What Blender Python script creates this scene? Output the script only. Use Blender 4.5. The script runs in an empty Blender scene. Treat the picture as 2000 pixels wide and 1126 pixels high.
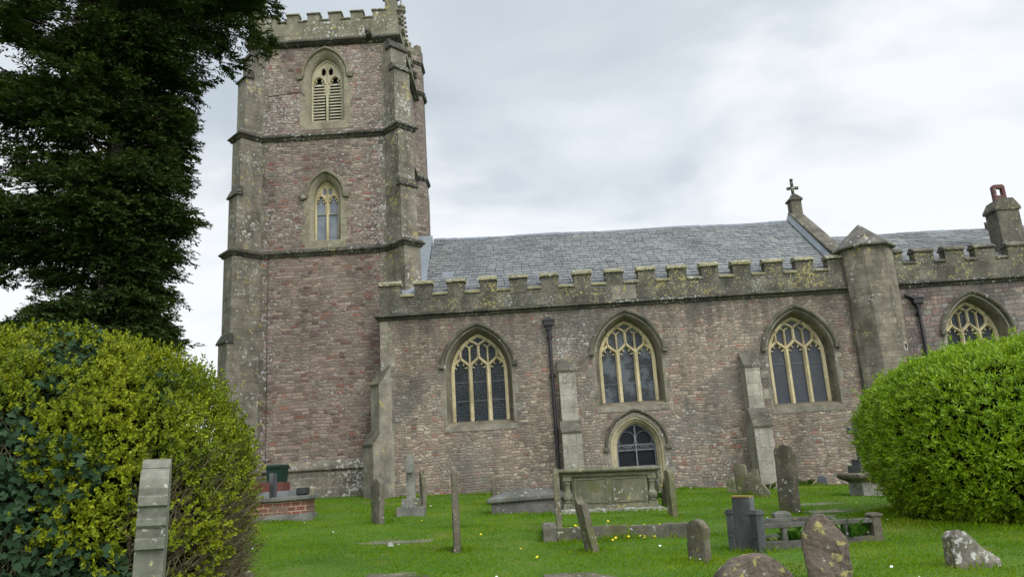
import bpy, bmesh, math, random
import numpy as np
from mathutils import Vector, Matrix, noise as mnoise

rnd = random.Random(7)
rng = np.random.default_rng(11)
S = bpy.context.scene
COL = S.collection
PI = math.pi

# ------------------------------------------------------------------ camera, sky, sun, exposure
# the frame of reference: eye at z = 0, the south wall of the nave is the plane y = 0, x runs east
cam_d = bpy.data.cameras.new('camera')
cam_d.sensor_width = 36.0
cam_d.lens = 27.0
cam_d.clip_end = 3000
cam_d.clip_start = 0.1
cam = bpy.data.objects.new('camera', cam_d)
COL.objects.link(cam)
S.camera = cam
PITCH, ROLL, YAW = (math.radians(a) for a in (13.65, 3.44, 0.47))
_f = Vector((-math.sin(YAW), math.cos(YAW), 0)); _r = Vector((math.cos(YAW), math.sin(YAW), 0)); _u = Vector((0, 0, 1))
_f2 = _f * math.cos(PITCH) + _u * math.sin(PITCH); _u2 = -_f * math.sin(PITCH) + _u * math.cos(PITCH)
_r3 = _r * math.cos(ROLL) - _u2 * math.sin(ROLL); _u3 = _u2 * math.cos(ROLL) + _r * math.sin(ROLL)
_m = Matrix(((_r3.x, _u3.x, -_f2.x, 0), (_r3.y, _u3.y, -_f2.y, -25.0), (_r3.z, _u3.z, -_f2.z, 0), (0, 0, 0, 1)))
cam.matrix_world = _m

S.view_settings.view_transform = 'Standard'
S.view_settings.look = 'None'
S.view_settings.exposure = 0.34
S.view_settings.gamma = 1.0
S.cycles.max_bounces = 6
S.cycles.transparent_max_bounces = 8

SUN_EL, SUN_AZ = math.radians(44), math.radians(150)
sun_d = bpy.data.lights.new('sun', 'SUN')
sun_d.energy = 1.35
sun_d.angle = math.radians(26)
sun_d.color = (1.0, 0.96, 0.9)
sun = bpy.data.objects.new('sun', sun_d)
COL.objects.link(sun)
_sd = Vector((math.sin(SUN_AZ) * math.cos(SUN_EL), math.cos(SUN_AZ) * math.cos(SUN_EL), math.sin(SUN_EL)))
sun.rotation_euler = _sd.to_track_quat('Z', 'Y').to_euler()


class NT:
    """short hand for building node trees"""
    def __init__(s, tree): s.t = tree
    def n(s, typ, ins=None, out=0, **at):
        nd = s.t.nodes.new('ShaderNode' + typ)
        for k, v in at.items(): setattr(nd, k, v)
        for k, v in (ins or {}).items():
            sk = nd.inputs[k]
            if isinstance(v, bpy.types.NodeSocket): s.t.links.new(v, sk)
            else:
                if sk.type == 'RGBA' and len(v) == 3: v = (*v, 1)
                sk.default_value = v
        return nd.outputs[out]
    def m(s, op, a, b=0.0, c=None, clamp=False):
        i = {0: a, 1: b}
        if c is not None: i[2] = c
        return s.n('Math', i, operation=op, use_clamp=clamp)
    def vm(s, op, a, b=(0, 0, 0)):
        return s.n('VectorMath', {0: a, 1: b}, operation=op)
    def scale(s, v, k): return s.n('VectorMath', {0: v, 'Scale': k}, operation='SCALE')
    def mul(s, v, k): return s.vm('MULTIPLY', v, k)
    def mix(s, f, a, b, blend='MIX'):
        return s.n('Mix', {0: f, 6: a, 7: b}, out=2, data_type='RGBA', blend_type=blend)
    def ramp(s, f, stops, interp='LINEAR', out=0):
        nd = s.t.nodes.new('ShaderNodeValToRGB'); s.t.links.new(f, nd.inputs[0])
        cr = nd.color_ramp; cr.interpolation = interp
        while len(cr.elements) < len(stops): cr.elements.new(0.5)
        for e, (p, c) in zip(cr.elements, stops):
            e.position = p
            e.color = (c, c, c, 1) if not hasattr(c, '__len__') else (*c[:3], 1)
        return nd.outputs[out]
    def noise(s, v, sc, det=3, rough=0.55, dist=0.0, out=0, dim='3D'):
        return s.n('TexNoise', {'Vector': v, 'Scale': sc, 'Detail': det, 'Roughness': rough, 'Distortion': dist}, out=out, noise_dimensions=dim)
    def step(s, v, lo, hi):
        return s.n('MapRange', {0: v, 1: lo, 2: hi, 3: 0.0, 4: 1.0}, interpolation_type='SMOOTHSTEP')
    def comb(s, x, y, z=0.0): return s.n('CombineXYZ', {0: x, 1: y, 2: z})
    def sep(s, v):
        nd = s.t.nodes.new('ShaderNodeSeparateXYZ'); s.t.links.new(v, nd.inputs[0]); return nd.outputs


def build_world():
    w = bpy.data.worlds.new('World'); S.world = w; w.use_nodes = True
    t = w.node_tree; t.nodes.clear(); g = NT(t)
    sky = g.n('TexSky', sky_type='NISHITA', sun_disc=False, sun_elevation=SUN_EL, sun_rotation=SUN_AZ)
    b1 = g.n('Background', {0: sky, 1: 0.10})
    d = g.n('TexCoord', out=0)
    x, y, z = g.sep(d)
    k = g.m('ADD', g.m('MAXIMUM', z, 0.0), 0.32)
    p = g.comb(g.m('DIVIDE', x, k), g.m('DIVIDE', y, k), 0.0)
    p = g.vm('ADD', p, (5.9, 8.7, 0.0))
    n1 = g.noise(g.mul(p, (1.0, 1.4, 1.0)), 1.9, 6, 0.52, 0.4)
    n2 = g.noise(g.vm('ADD', p, (7.1, 2.0, 4.0)), 0.62, 3, 0.5, 0.2)
    n3 = g.noise(g.mul(d, (1.0, 1.0, 2.2)), 3.1, 4, 0.5, 0.3)
    v = g.m('ADD', g.m('MULTIPLY', n1, 0.55), g.m('MULTIPLY', n2, 0.45))
    body = g.ramp(v, [(0.34, (0.39, 0.44, 0.49)), (0.44, (0.51, 0.565, 0.615)), (0.53, (0.62, 0.67, 0.715)), (0.62, (0.76, 0.79, 0.82))])
    # brighter gaps low in the sky
    low = g.m('SUBTRACT', 1.0, g.step(z, 0.16, 0.52))
    gap = g.step(g.m('ADD', n3, g.m('MULTIPLY', low, 0.32)), 0.50, 0.74)
    colr = g.mix(1.0, g.mix(gap, body, (0.86, 0.87, 0.88)), (0.95, 0.955, 0.96), 'MULTIPLY')
    # the cloud is brighter round the hidden sun, in the half of the sky behind the viewer
    dt = g.n('VectorMath', {0: d, 1: tuple(_sd)}, out=1, operation='DOT_PRODUCT')
    glow = g.m('ADD', 1.0, g.m('MULTIPLY', g.step(dt, 0.0, 1.0), 1.9))
    colr = g.scale(colr, glow)
    b2 = g.n('Background', {0: colr, 1: 1.0})
    sh = g.n('MixShader', {0: 0.9, 1: b1, 2: b2})
    t.links.new(sh, g.n('OutputWorld').node.inputs[0]) if False else None
    o = t.nodes.new('ShaderNodeOutputWorld'); t.links.new(sh, o.inputs[0])
build_world()

# ------------------------------------------------------------------ mesh helpers
def boxuv(me):
    uv = me.uv_layers.new(name='UVMap')
    Z = Vector((0, 0, 1))
    for p in me.polygons:
        n = p.normal
        if abs(n.z) > 0.97: ud, vd = Vector((1, 0, 0)), Vector((0, 1, 0))
        else:
            ud = Z.cross(n).normalized(); vd = n.cross(ud)
        for li in p.loop_indices:
            c = me.vertices[me.loops[li].vertex_index].co
            uv.data[li].uv = (c.dot(ud), c.dot(vd))


class MB:
    def __init__(s): s.v = []; s.f = []
    def add(s, vs, fs):
        o = len(s.v); s.v += [tuple(v) for v in vs]; s.f += [tuple(i + o for i in f) for f in fs]; return s
    def box(s, x0, x1, y0, y1, z0, z1):
        vs = [(x, y, z) for z in (z0, z1) for x, y in ((x0, y0), (x1, y0), (x1, y1), (x0, y1))]
        return s.add(vs, [(3, 2, 1, 0), (4, 5, 6, 7), (0, 1, 5, 4), (1, 2, 6, 5), (2, 3, 7, 6), (3, 0, 4, 7)])
    def loft(s, rings, closed=True, cap0=True, cap1=True):
        n = len(rings[0]); vs = [p for r in rings for p in r]; fs = []
        for k in range(len(rings) - 1):
            for i in range(n if closed else n - 1):
                j = (i + 1) % n
                fs.append((k * n + i, k * n + j, (k + 1) * n + j, (k + 1) * n + i))
        if closed and cap0: fs.append(tuple(reversed(range(n))))
        if closed and cap1: fs.append(tuple(range((len(rings) - 1) * n, len(rings) * n)))
        return s.add(vs, fs)
    def prism_y(s, poly, y0, y1): return s.loft([[(x, y0, z) for x, z in poly], [(x, y1, z) for x, z in poly]])
    def prism_x(s, poly, x0, x1): return s.loft([[(x0, y, z) for y, z in poly], [(x1, y, z) for y, z in poly]])
    def prism_z(s, poly, z0, z1): return s.loft([[(x, y, z0) for x, y in poly], [(x, y, z1) for x, y in poly]])
    def lathe(s, prof, cx=0, cy=0, n=16):
        return s.loft([[(cx + r * math.cos(2 * PI * i / n), cy + r * math.sin(2 * PI * i / n), z) for i in range(n)] for r, z in prof])
    def tube(s, pts, rad, n=6):
        pts = [Vector(p) for p in pts]; rings = []
        for i, p in enumerate(pts):
            d = (pts[min(i + 1, len(pts) - 1)] - pts[max(i - 1, 0)]).normalized()
            a = d.cross(Vector((0.21, 0.37, 0.9))).normalized() if abs(d.z) < 0.95 else d.cross(Vector((1, 0, 0))).normalized()
            b = d.cross(a); r = rad[i] if hasattr(rad, '__len__') else rad
            rings.append([p + (a * math.cos(2 * PI * k / n) + b * math.sin(2 * PI * k / n)) * r for k in range(n)])
        return s.loft(rings)
    def ribbon(s, pts, w, yb, ym, yf, closed=False):
        """moulded bar along a 2-D path in an x,z plane; back at yb, shoulders at ym, nose at yf"""
        rings = []; N = len(pts)
        for i in range(N):
            if closed: a, b = pts[i - 1], pts[(i + 1) % N]
            else: a, b = pts[max(i - 1, 0)], pts[min(i + 1, N - 1)]
            dx, dz = b[0] - a[0], b[1] - a[1]; L = math.hypot(dx, dz) or 1
            nx, nz = -dz / L, dx / L; x, z = pts[i]; h = w / 2
            rings.append([(x + nx * k, y, z + nz * k) for k, y in ((-h, yb), (-h, ym), (-h * .35, yf), (h * .35, yf), (h, ym), (h, yb))])
        if closed: rings.append(rings[0]); return s.loft(rings, True, False, False)
        return s.loft(rings)
    def build(s, name, mat, parent=None, smooth=None, bevel=0.0, worn=0.0, wsc=3.0, loc=None, rot=None, cut=0.0):
        me = bpy.data.meshes.new(name)
        me.from_pydata(s.v, [], s.f)
        bm = bmesh.new(); bm.from_mesh(me)
        bmesh.ops.remove_doubles(bm, verts=bm.verts, dist=1e-5)
        bmesh.ops.recalc_face_normals(bm, faces=bm.faces)
        if bevel:
            es = [e for e in bm.edges if len(e.link_faces) == 2 and e.calc_face_angle(0) > 0.5]
            bmesh.ops.bevel(bm, geom=es, offset=bevel, segments=2, affect='EDGES', profile=0.6, clamp_overlap=True)
        if cut:
            for _ in range(6):
                es = [e for e in bm.edges if e.calc_length() > cut]
                if not es: break
                bmesh.ops.subdivide_edges(bm, edges=es, cuts=1, use_grid_fill=True)
            bmesh.ops.triangulate(bm, faces=[f for f in bm.faces if len(f.verts) > 4])
        if worn:
            bm.normal_update()
            off = Vector((rnd.uniform(0, 50), rnd.uniform(0, 50), rnd.uniform(0, 50)))
            for v in bm.verts:
                v.co += mnoise.noise_vector(v.co * wsc + off) * worn + mnoise.noise_vector(v.co * wsc * 3.7 + off) * worn * 0.6
        bm.to_mesh(me); bm.free()
        boxuv(me)
        if smooth is not None:
            me.shade_smooth(); me.set_sharp_from_angle(angle=math.radians(smooth))
        me.materials.append(mat)
        o = bpy.data.objects.new(name, me); COL.objects.link(o)
        if parent: o.parent = parent
        if loc is not None: o.location = loc
        if rot is not None: o.rotation_euler = rot
        return o


def empty(name, loc=(0, 0, 0), rot=(0, 0, 0)):
    o = bpy.data.objects.new(name, None); COL.objects.link(o); o.location = loc; o.rotation_euler = rot
    o.empty_display_size = 0.3
    return o


def tag(o, label=None, cat=None, group=None, kind=None):
    if label: o['label'] = label
    if cat: o['category'] = cat
    if group: o['group'] = group
    if kind: o['kind'] = kind
    return o


def arr_mesh(name, V, F, mat, parent=None):
    me = bpy.data.meshes.new(name)
    k = F.shape[1]
    me.vertices.add(len(V)); me.loops.add(F.size); me.polygons.add(len(F))
    me.vertices.foreach_set('co', V.astype(np.float32).ravel())
    me.loops.foreach_set('vertex_index', F.astype(np.int32).ravel())
    me.polygons.foreach_set('loop_start', np.arange(0, F.size, k, dtype=np.int32))
    me.update(calc_edges=True)
    me.materials.append(mat)
    o = bpy.data.objects.new(name, me); COL.objects.link(o)
    if parent: o.parent = parent
    return o


def unit(a): return a / np.maximum(np.linalg.norm(a, axis=-1, keepdims=True), 1e-9)


def leaf_quads(P, D, N, L, W, fold=0.0):
    """rhombic leaves: base P, direction D, upper side N, length L, width W"""
    D = unit(D); Sd = unit(np.cross(D, N)); N2 = np.cross(Sd, D)
    L = np.broadcast_to(L, (len(P),))[:, None]; W = np.broadcast_to(W, (len(P),))[:, None]
    mid = P + D * L * 0.48
    V = np.stack([P, mid + Sd * W / 2 + N2 * W * fold, P + D * L, mid - Sd * W / 2 + N2 * W * fold], 1).reshape(-1, 3)
    F = np.arange(len(P) * 4).reshape(-1, 4)
    return V, F


# ------------------------------------------------------------------ materials
def mat(name, fn, **k):
    m = bpy.data.materials.new(name); m.use_nodes = True
    t = m.node_tree; t.nodes.clear(); g = NT(t)
    sh = fn(g, **k)
    o = t.nodes.new('ShaderNodeOutputMaterial'); t.links.new(sh, o.inputs[0])
    return m


def bsdf(g, col, rough=0.9, bump=None, bdist=0.02, bstr=1.0, spec=0.3, metal=0.0):
    i = {'Base Color': col, 'Roughness': rough, 'Specular IOR Level': spec, 'Metallic': metal}
    if bump is not None:
        i['Normal'] = g.n('Bump', {'Height': bump, 'Strength': bstr, 'Distance': bdist})
    return g.n('BsdfPrincipled', i)


def uvpos(g):
    return g.n('TexCoord', out=2)


def objpos(g):
    p = g.n('TexCoord', out=3)
    r = g.n('ObjectInfo', out=5)
    return g.vm('ADD', p, g.scale(g.comb(r, g.m('MULTIPLY', r, 1.7), g.m('MULTIPLY', r, 2.3)), 37.0))


def lichen(g, p, col, white, yellow, scale=9.0):
    big = g.noise(p, 0.9, 3, 0.6)
    if white:
        s = g.noise(p, scale, 4, 0.62, 0.4)
        th = g.m('SUBTRACT', 0.675 - 0.10 * white, g.m('MULTIPLY', g.m('SUBTRACT', big, 0.5), 0.45))
        f = g.step(g.m('SUBTRACT', s, th), 0.0, 0.045)
        col = g.mix(g.m('MULTIPLY', f, 0.8), col, (0.43, 0.43, 0.40))
    if yellow:
        big2 = g.noise(g.vm('ADD', p, (11, 5, 3)), 1.1, 3, 0.6)
        s = g.noise(g.vm('ADD', p, (3, 9, 1)), scale * 0.75, 4, 0.65, 0.3)
        th = g.m('SUBTRACT', 0.68 - 0.11 * yellow, g.m('MULTIPLY', g.m('SUBTRACT', big2, 0.5), 0.5))
        f = g.step(g.m('SUBTRACT', s, th), 0.0, 0.05)
        col = g.mix(g.m('MULTIPLY', f, 0.75), col, (0.33, 0.29, 0.10))
    return col


def f_rubble(g, pal, mortar, h=0.135, w=0.30, wob=0.10, white=0.3, grey=0.0, top=None, mmix=1.0, stain=0.5, coursed=True, runoff=None):
    uv = uvpos(g)
    wv = g.m('MULTIPLY', g.m('SUBTRACT', g.noise(uv, 0.55, 2, 0.5), 0.5), wob * 2.2)
    jv = g.noise(uv, 5.0, 2, 0.5, out=1)
    jx, jy, _ = g.sep(jv)
    u, v, _ = g.sep(uv)
    v2 = g.m('ADD', g.m('ADD', v, wv), g.m('MULTIPLY', g.m('SUBTRACT', jy, 0.5), 0.055))
    u2 = g.m('ADD', u, g.m('MULTIPLY', g.m('SUBTRACT', jx, 0.5), 0.07))
    if coursed:
        rw = g.m('DIVIDE', v2, h)
        rc = g.n('TexVoronoi', {'W': rw, 'Scale': 1.0, 'Randomness': 0.8}, out=1, voronoi_dimensions='1D', feature='F1')
        rd = g.n('TexVoronoi', {'W': rw, 'Scale': 1.0, 'Randomness': 0.8}, voronoi_dimensions='1D', feature='DISTANCE_TO_EDGE')
        rr, rg, _ = g.sep(rc)
        k = g.m('ADD', g.m('MULTIPLY', rg, 0.9), 0.6)
        sw = g.m('ADD', g.m('MULTIPLY', g.m('DIVIDE', u2, w), k), g.m('MULTIPLY', rr, 713.0))
        sc = g.n('TexVoronoi', {'W': sw, 'Scale': 1.0, 'Randomness': 1.0}, out=1, voronoi_dimensions='1D', feature='F1')
        sd = g.n('TexVoronoi', {'W': sw, 'Scale': 1.0, 'Randomness': 1.0}, voronoi_dimensions='1D', feature='DISTANCE_TO_EDGE')
        e1 = g.m('MINIMUM', g.m('MULTIPLY', rd, h), g.m('MULTIPLY', sd, w))
    q1 = g.comb(g.m('DIVIDE', u2, w), g.m('DIVIDE', v2, h))
    q2 = g.vm('ADD', g.scale(q1, 0.62), (31.3, 7.7, 0))
    q1 = g.mul(q1, (0.85, 0.95, 1.0))
    qs = []
    for q in (q1, q2):
        qs.append((g.n('TexVoronoi', {'Vector': q, 'Scale': 1.0, 'Randomness': 0.82}, out=1, voronoi_dimensions='2D', feature='F1'),
                   g.m('MULTIPLY', g.n('TexVoronoi', {'Vector': q, 'Scale': 1.0, 'Randomness': 0.82}, voronoi_dimensions='2D', feature='DISTANCE_TO_EDGE'), h * (1.0 if q is q1 else 1.6))))
    pick = g.m('GREATER_THAN', g.noise(g.vm('ADD', uv, (41, 3, 0)), 0.8, 3, 0.6), 0.51)
    if coursed:
        sc = g.mix(pick, sc, qs[0][0]); edge = g.m('ADD', g.m('MULTIPLY', e1, g.m('SUBTRACT', 1.0, pick)), g.m('MULTIPLY', qs[0][1], pick))
    else:
        sc = g.mix(pick, qs[0][0], qs[1][0]); edge = g.m('ADD', g.m('MULTIPLY', qs[0][1], g.m('SUBTRACT', 1.0, pick)), g.m('MULTIPLY', qs[1][1], pick))
    a, b, c = g.sep(sc)
    mk = g.step(edge, 0.003, 0.017)
    n = len(pal)
    col = g.ramp(a, [(i / n, pal[i]) for i in range(n)], 'CONSTANT')
    col = g.mix(1.0, col, g.ramp(b, [(0, 0.66), (1, 1.28)]), 'MULTIPLY')
    fine = g.noise(uv, 19, 5, 0.72)
    col = g.mix(1.0, col, g.ramp(fine, [(0.28, 0.52), (0.72, 1.50)]), 'MULTIPLY')
    mcol = g.mix(g.noise(uv, 2.0, 2), g.ramp(fine, [(0.2, tuple(x * 0.7 for x in mortar)), (0.8, mortar)]), tuple(x * 0.75 for x in mortar))
    # in places the mortar is flush and smeared over the stones
    sm = g.step(g.noise(g.vm('ADD', uv, (5, 8, 0)), 0.9, 4, 0.6), 0.50, 0.68)
    mk2 = g.m('MULTIPLY', mk, g.m('SUBTRACT', 1.0, g.m('MULTIPLY', sm, 0.45 * mmix)))
    col = g.mix(mk2, mcol, col)
    if grey:
        gm = g.step(g.noise(g.vm('ADD', uv, (2.2, 31, 0)), 0.55, 5, 0.65), 0.44, 0.60)
        col = g.mix(g.m('MULTIPLY', gm, grey), col, g.mix(fine, (0.075, 0.073, 0.066), (0.20, 0.195, 0.175)))
    st = g.noise(g.mul(uv, (1.0, 0.28, 1.0)), 0.75, 5, 0.62)
    col = g.mix(stain, col, g.ramp(st, [(0.34, 0.36), (0.52, 0.95), (0.68, 1.22)]), 'MULTIPLY')
    if white:
        big = g.noise(g.vm('ADD', uv, (17, 3, 0)), 0.45, 4, 0.6)
        s = g.noise(uv, 9.5, 4, 0.66, 0.5)
        th = g.m('SUBTRACT', 0.67 - 0.10 * white, g.m('MULTIPLY', g.m('SUBTRACT', big, 0.5), 0.45))
        if top is not None:      # lichen grows on the exposed upper stages and on the quoins beside the buttresses
            up = g.step(v, top[0], top[1])
            sd2 = g.step(g.m('ABSOLUTE', g.m('SUBTRACT', u, top[2])), top[3] - 0.55, top[3] + 0.25)
            th = g.m('SUBTRACT', th, g.m('MULTIPLY', g.m('MAXIMUM', g.m('MULTIPLY', up, 0.75), sd2), 0.075))
        f = g.step(g.m('SUBTRACT', s, th), 0.0, 0.05)
        col = g.mix(g.m('MULTIPLY', f, 0.78), col, (0.40, 0.40, 0.385))
    if runoff:      # rain streaks washed down from the string course
        sk = g.noise(g.mul(uv, (2.2, 0.22, 1.0)), 1.0, 5, 0.65)
        fade = g.step(v, runoff[0] - runoff[1], runoff[0])
        f = g.m('MULTIPLY', g.step(g.m('ADD', sk, g.m('MULTIPLY', fade, 0.16)), 0.52, 0.72), g.m('ADD', 0.12, g.m('MULTIPLY', fade, 0.42)))
        col = g.mix(f, col, (0.055, 0.052, 0.045))
    hgt = g.m('ADD', g.m('MULTIPLY', mk, g.m('ADD', g.m('MULTIPLY', c, 0.5), 0.7)), g.m('MULTIPLY', fine, 0.5))
    return bsdf(g, col, 0.92, hgt, 0.022, 0.9)


def f_stone(g, cols, white=0.3, yellow=0.0, joints=None, scale=9.0, stain=0.6, bump=0.012, use_uv=False, moss=0.0, rough=0.92):
    p = objpos(g)
    n1 = g.noise(p, 2.1, 5, 0.62)
    n2 = g.noise(p, 22, 4, 0.65)
    col = g.ramp(n1, [(0.28 + 0.44 * i / max(len(cols) - 1, 1), c) for i, c in enumerate(cols)])
    col = g.mix(1.0, col, g.ramp(n2, [(0.22, 0.68), (0.78, 1.3)]), 'MULTIPLY')
    hgt = g.m('ADD', n2, g.m('MULTIPLY', g.noise(p, 6, 3), 1.5))
    if joints:
        uv = uvpos(g)
        nd = g.n('TexBrick', {'Vector': g.vm('ADD', uv, g.scale(g.noise(uv, 3, 2, out=1), 0.02)), 'Color1': (0.86,) * 3, 'Color2': (1.12,) * 3, 'Mortar': (0.55,) * 3, 'Scale': 1.0,
                              'Mortar Size': 0.006, 'Mortar Smooth': 0.5, 'Brick Width': joints[0], 'Row Height': joints[1]}, offset=0.5)
        col = g.mix(1.0, col, nd, 'MULTIPLY')
        fac = nd.node.outputs[1]
        hgt = g.m('SUBTRACT', hgt, g.m('MULTIPLY', fac, 0.8))
    st = g.noise(g.mul(p, (1.6, 1.6, 0.45)), 1.3, 4, 0.6)
    col = g.mix(stain, col, g.ramp(st, [(0.33, 0.42), (0.55, 1.0), (0.72, 1.25)]), 'MULTIPLY')
    if moss:
        ms = g.step(g.noise(g.vm('ADD', p, (4, 4, 9)), 1.7, 4, 0.6), 0.62 - 0.2 * moss, 0.78 - 0.2 * moss)
        col = g.mix(g.m('MULTIPLY', ms, 0.7), col, (0.09, 0.095, 0.03))
    col = lichen(g, p, col, white, yellow, scale)
    return bsdf(g, col, rough, hgt, bump, 0.8)


def f_plain(g, col, rough=0.6, var=0.25, scale=8.0, spec=0.4, metal=0.0):
    p = objpos(g); n = g.noise(p, scale, 4, 0.6)
    c = g.mix(1.0, col, g.ramp(n, [(0.25, 1 - var), (0.75, 1 + var)]), 'MULTIPLY')
    return bsdf(g, c, rough, n, 0.003, 0.4, spec, metal)


def f_leaf(g, stops, rough=0.5, trans=0.25, patch=0.6, psc=1.6, spec=0.35):
    r = g.n('NewGeometry', out=8)
    p = g.n('TexCoord', out=3)
    n = g.noise(p, psc, 3, 0.6)
    v = g.m('ADD', g.m('MULTIPLY', r, 1 - patch), g.m('MULTIPLY', g.m('SUBTRACT', g.m('MULTIPLY', n, 2.4), 0.7), patch), clamp=True)
    col = g.ramp(v, [(i / max(len(stops) - 1, 1), c) for i, c in enumerate(stops)])
    a = bsdf(g, col, rough, spec=spec)
    b = g.n('BsdfTranslucent', {'Color': g.mix(1.0, col, (1.3, 1.25, 0.6), 'MULTIPLY')})
    return g.n('MixShader', {0: trans, 1: a, 2: b})


def f_slate(g):
    r = g.n('NewGeometry', out=8)
    p = g.n('TexCoord', out=3)
    col = g.ramp(r, [(0, (0.118, 0.128, 0.134)), (0.3, (0.145, 0.155, 0.161)), (0.6, (0.162, 0.173, 0.176)), (0.85, (0.174, 0.186, 0.178)), (1, (0.20, 0.21, 0.21))])
    n = g.noise(p, 14, 4, 0.65)
    col = g.mix(1.0, col, g.ramp(n, [(0.2, 0.72), (0.8, 1.25)]), 'MULTIPLY')
    big = g.noise(g.mul(p, (0.8, 0.3, 0.3)), 1.0, 4, 0.6)
    col = g.mix(0.7, col, g.ramp(big, [(0.3, 0.62), (0.52, 1.0), (0.75, 1.2)]), 'MULTIPLY')
    x, y, z = g.sep(p)
    col = g.mix(g.m('MULTIPLY', g.step(g.noise(p, 5, 4), 0.60, 0.70), 0.35), col, (0.12, 0.115, 0.07))
    return bsdf(g, col, 0.55, n, 0.004, 0.5, 0.4)


def f_glass_lattice(g, kind):
    uv = uvpos(g); u, v, _ = g.sep(uv)
    big = g.noise(uv, 1.7, 3, 0.6)
    if kind == 'stained':
        q = g.mul(uv, (1.0, 0.8, 1.0))
        de = g.n('TexVoronoi', {'Vector': q, 'Scale': 13.0, 'Randomness': 1.0}, voronoi_dimensions='2D', feature='DISTANCE_TO_EDGE')
        cc = g.n('TexVoronoi', {'Vector': q, 'Scale': 13.0, 'Randomness': 1.0}, out=1, voronoi_dimensions='2D', feature='F1')
        line = g.m('SUBTRACT', 1.0, g.step(de, 0.04, 0.11))
        base = g.mix(0.95, cc, (0.03, 0.04, 0.05))
        base = g.mix(1.0, base, (0.14, 0.17, 0.20), 'MULTIPLY')
        col = g.mix(g.m('MULTIPLY', line, g.ramp(big, [(0.35, 0.25), (0.65, 0.9)])), base, (0.10, 0.115, 0.115))
    elif kind in ('diamond', 'pale'):
        k = 8.5 if kind == 'diamond' else 9.5
        a = g.m('ABSOLUTE', g.m('SUBTRACT', g.m('FRACT', g.m('MULTIPLY', g.m('ADD', g.m('MULTIPLY', u, 1.35), g.m('MULTIPLY', v, 0.85)), k)), 0.5))
        b = g.m('ABSOLUTE', g.m('SUBTRACT', g.m('FRACT', g.m('MULTIPLY', g.m('SUBTRACT', g.m('MULTIPLY', u, 1.35), g.m('MULTIPLY', v, 0.85)), k)), 0.5))
        line = g.step(g.m('MAXIMUM', a, b), 0.40, 0.46)
        if kind == 'diamond':
            base = g.mix(g.step(big, 0.42, 0.60), (0.008, 0.010, 0.016), (0.075, 0.088, 0.10))
            col = g.mix(g.m('MULTIPLY', line, 0.85), base, (0.11, 0.122, 0.122))
        else:
            base = g.mix(g.step(big, 0.4, 0.6), (0.13, 0.155, 0.20), (0.20, 0.225, 0.255))
            col = g.mix(g.m('MULTIPLY', line, 0.6), base, (0.30, 0.32, 0.32))
    elif kind == 'mesh':
        n = g.noise(uv, 7, 4, 0.6)
        col = g.mix(n, (0.036, 0.040, 0.047), (0.062, 0.068, 0.078))
        col = g.mix(g.m('MULTIPLY', g.step(g.noise(uv, 3, 4, 0.6), 0.55, 0.75), 0.35), col, (0.12, 0.128, 0.128))
    else:
        col = g.mix(big, (0.006, 0.006, 0.009), (0.016, 0.016, 0.022))
    return bsdf(g, col, 0.3, spec=0.12)


def f_ground(g):
    p = g.n('TexCoord', out=3)
    n = g.noise(p, 0.55, 4, 0.6); f = g.noise(p, 26, 4, 0.7)
    col = g.ramp(n, [(0.3, (0.04, 0.10, 0.004)), (0.5, (0.06, 0.14, 0.006)), (0.7, (0.10, 0.165, 0.014))])
    col = g.mix(1.0, col, g.ramp(f, [(0.2, 0.5), (0.8, 1.35)]), 'MULTIPLY')
    dry = g.step(g.noise(g.vm('ADD', p, (9, 2, 0)), 1.3, 4, 0.65), 0.54, 0.68)
    col = g.mix(g.m('MULTIPLY', dry, 0.5), col, (0.17, 0.15, 0.05))
    return bsdf(g, col, 0.95, f, 0.03, 1.0)


# palettes (linear albedo)
P_TOWER = [(0.2318, 0.1683, 0.1398), (0.2061, 0.1515, 0.1275), (0.2576, 0.1935, 0.1563), (0.1845, 0.1388, 0.1192), (0.2362, 0.1767, 0.1481), (0.2061, 0.1767, 0.1481), (0.2748, 0.223, 0.1727), (0.1975, 0.0967, 0.0724), (0.2276, 0.1683, 0.1398), (0.1374, 0.0883, 0.0781), (0.2446, 0.1809, 0.1481), (0.219, 0.1641, 0.1358), (0.2318, 0.1893, 0.1563), (0.1932, 0.1472, 0.1234), (0.249, 0.1851, 0.1522)]
P_NAVE = [(0.2638, 0.2021, 0.1531), (0.2236, 0.1762, 0.1371), (0.304, 0.245, 0.1813), (0.1922, 0.1548, 0.1209), (0.2727, 0.2021, 0.1572), (0.237, 0.2021, 0.1572), (0.3398, 0.2881, 0.2135), (0.2236, 0.1161, 0.0806), (0.2638, 0.2021, 0.1531), (0.1788, 0.1418, 0.1209), (0.2817, 0.2278, 0.1732), (0.2325, 0.1762, 0.133), (0.2549, 0.2063, 0.1612), (0.2683, 0.2063, 0.1572), (0.2415, 0.1891, 0.145)]
P_CHAN = [(0.22, 0.165, 0.145), (0.175, 0.13, 0.125), (0.255, 0.205, 0.18), (0.14, 0.11, 0.10), (0.22, 0.155, 0.135), (0.185, 0.165, 0.15), (0.25, 0.205, 0.17), (0.18, 0.115, 0.10)]
M = {}
M['rub_tower'] = mat('tower_rubble', f_rubble, pal=P_TOWER, mortar=(0.245, 0.205, 0.165), h=0.11, w=0.27, white=0.42, top=(6.5, 12.5, -6.85, 2.0), stain=0.55, mmix=1.2)
M['rub_nave'] = mat('nave_rubble', f_rubble, pal=P_NAVE, mortar=(0.265, 0.22, 0.175), h=0.092, w=0.185, white=0.40, grey=0.55, stain=0.65, wob=0.13, runoff=(5.3, 2.4))
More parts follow.
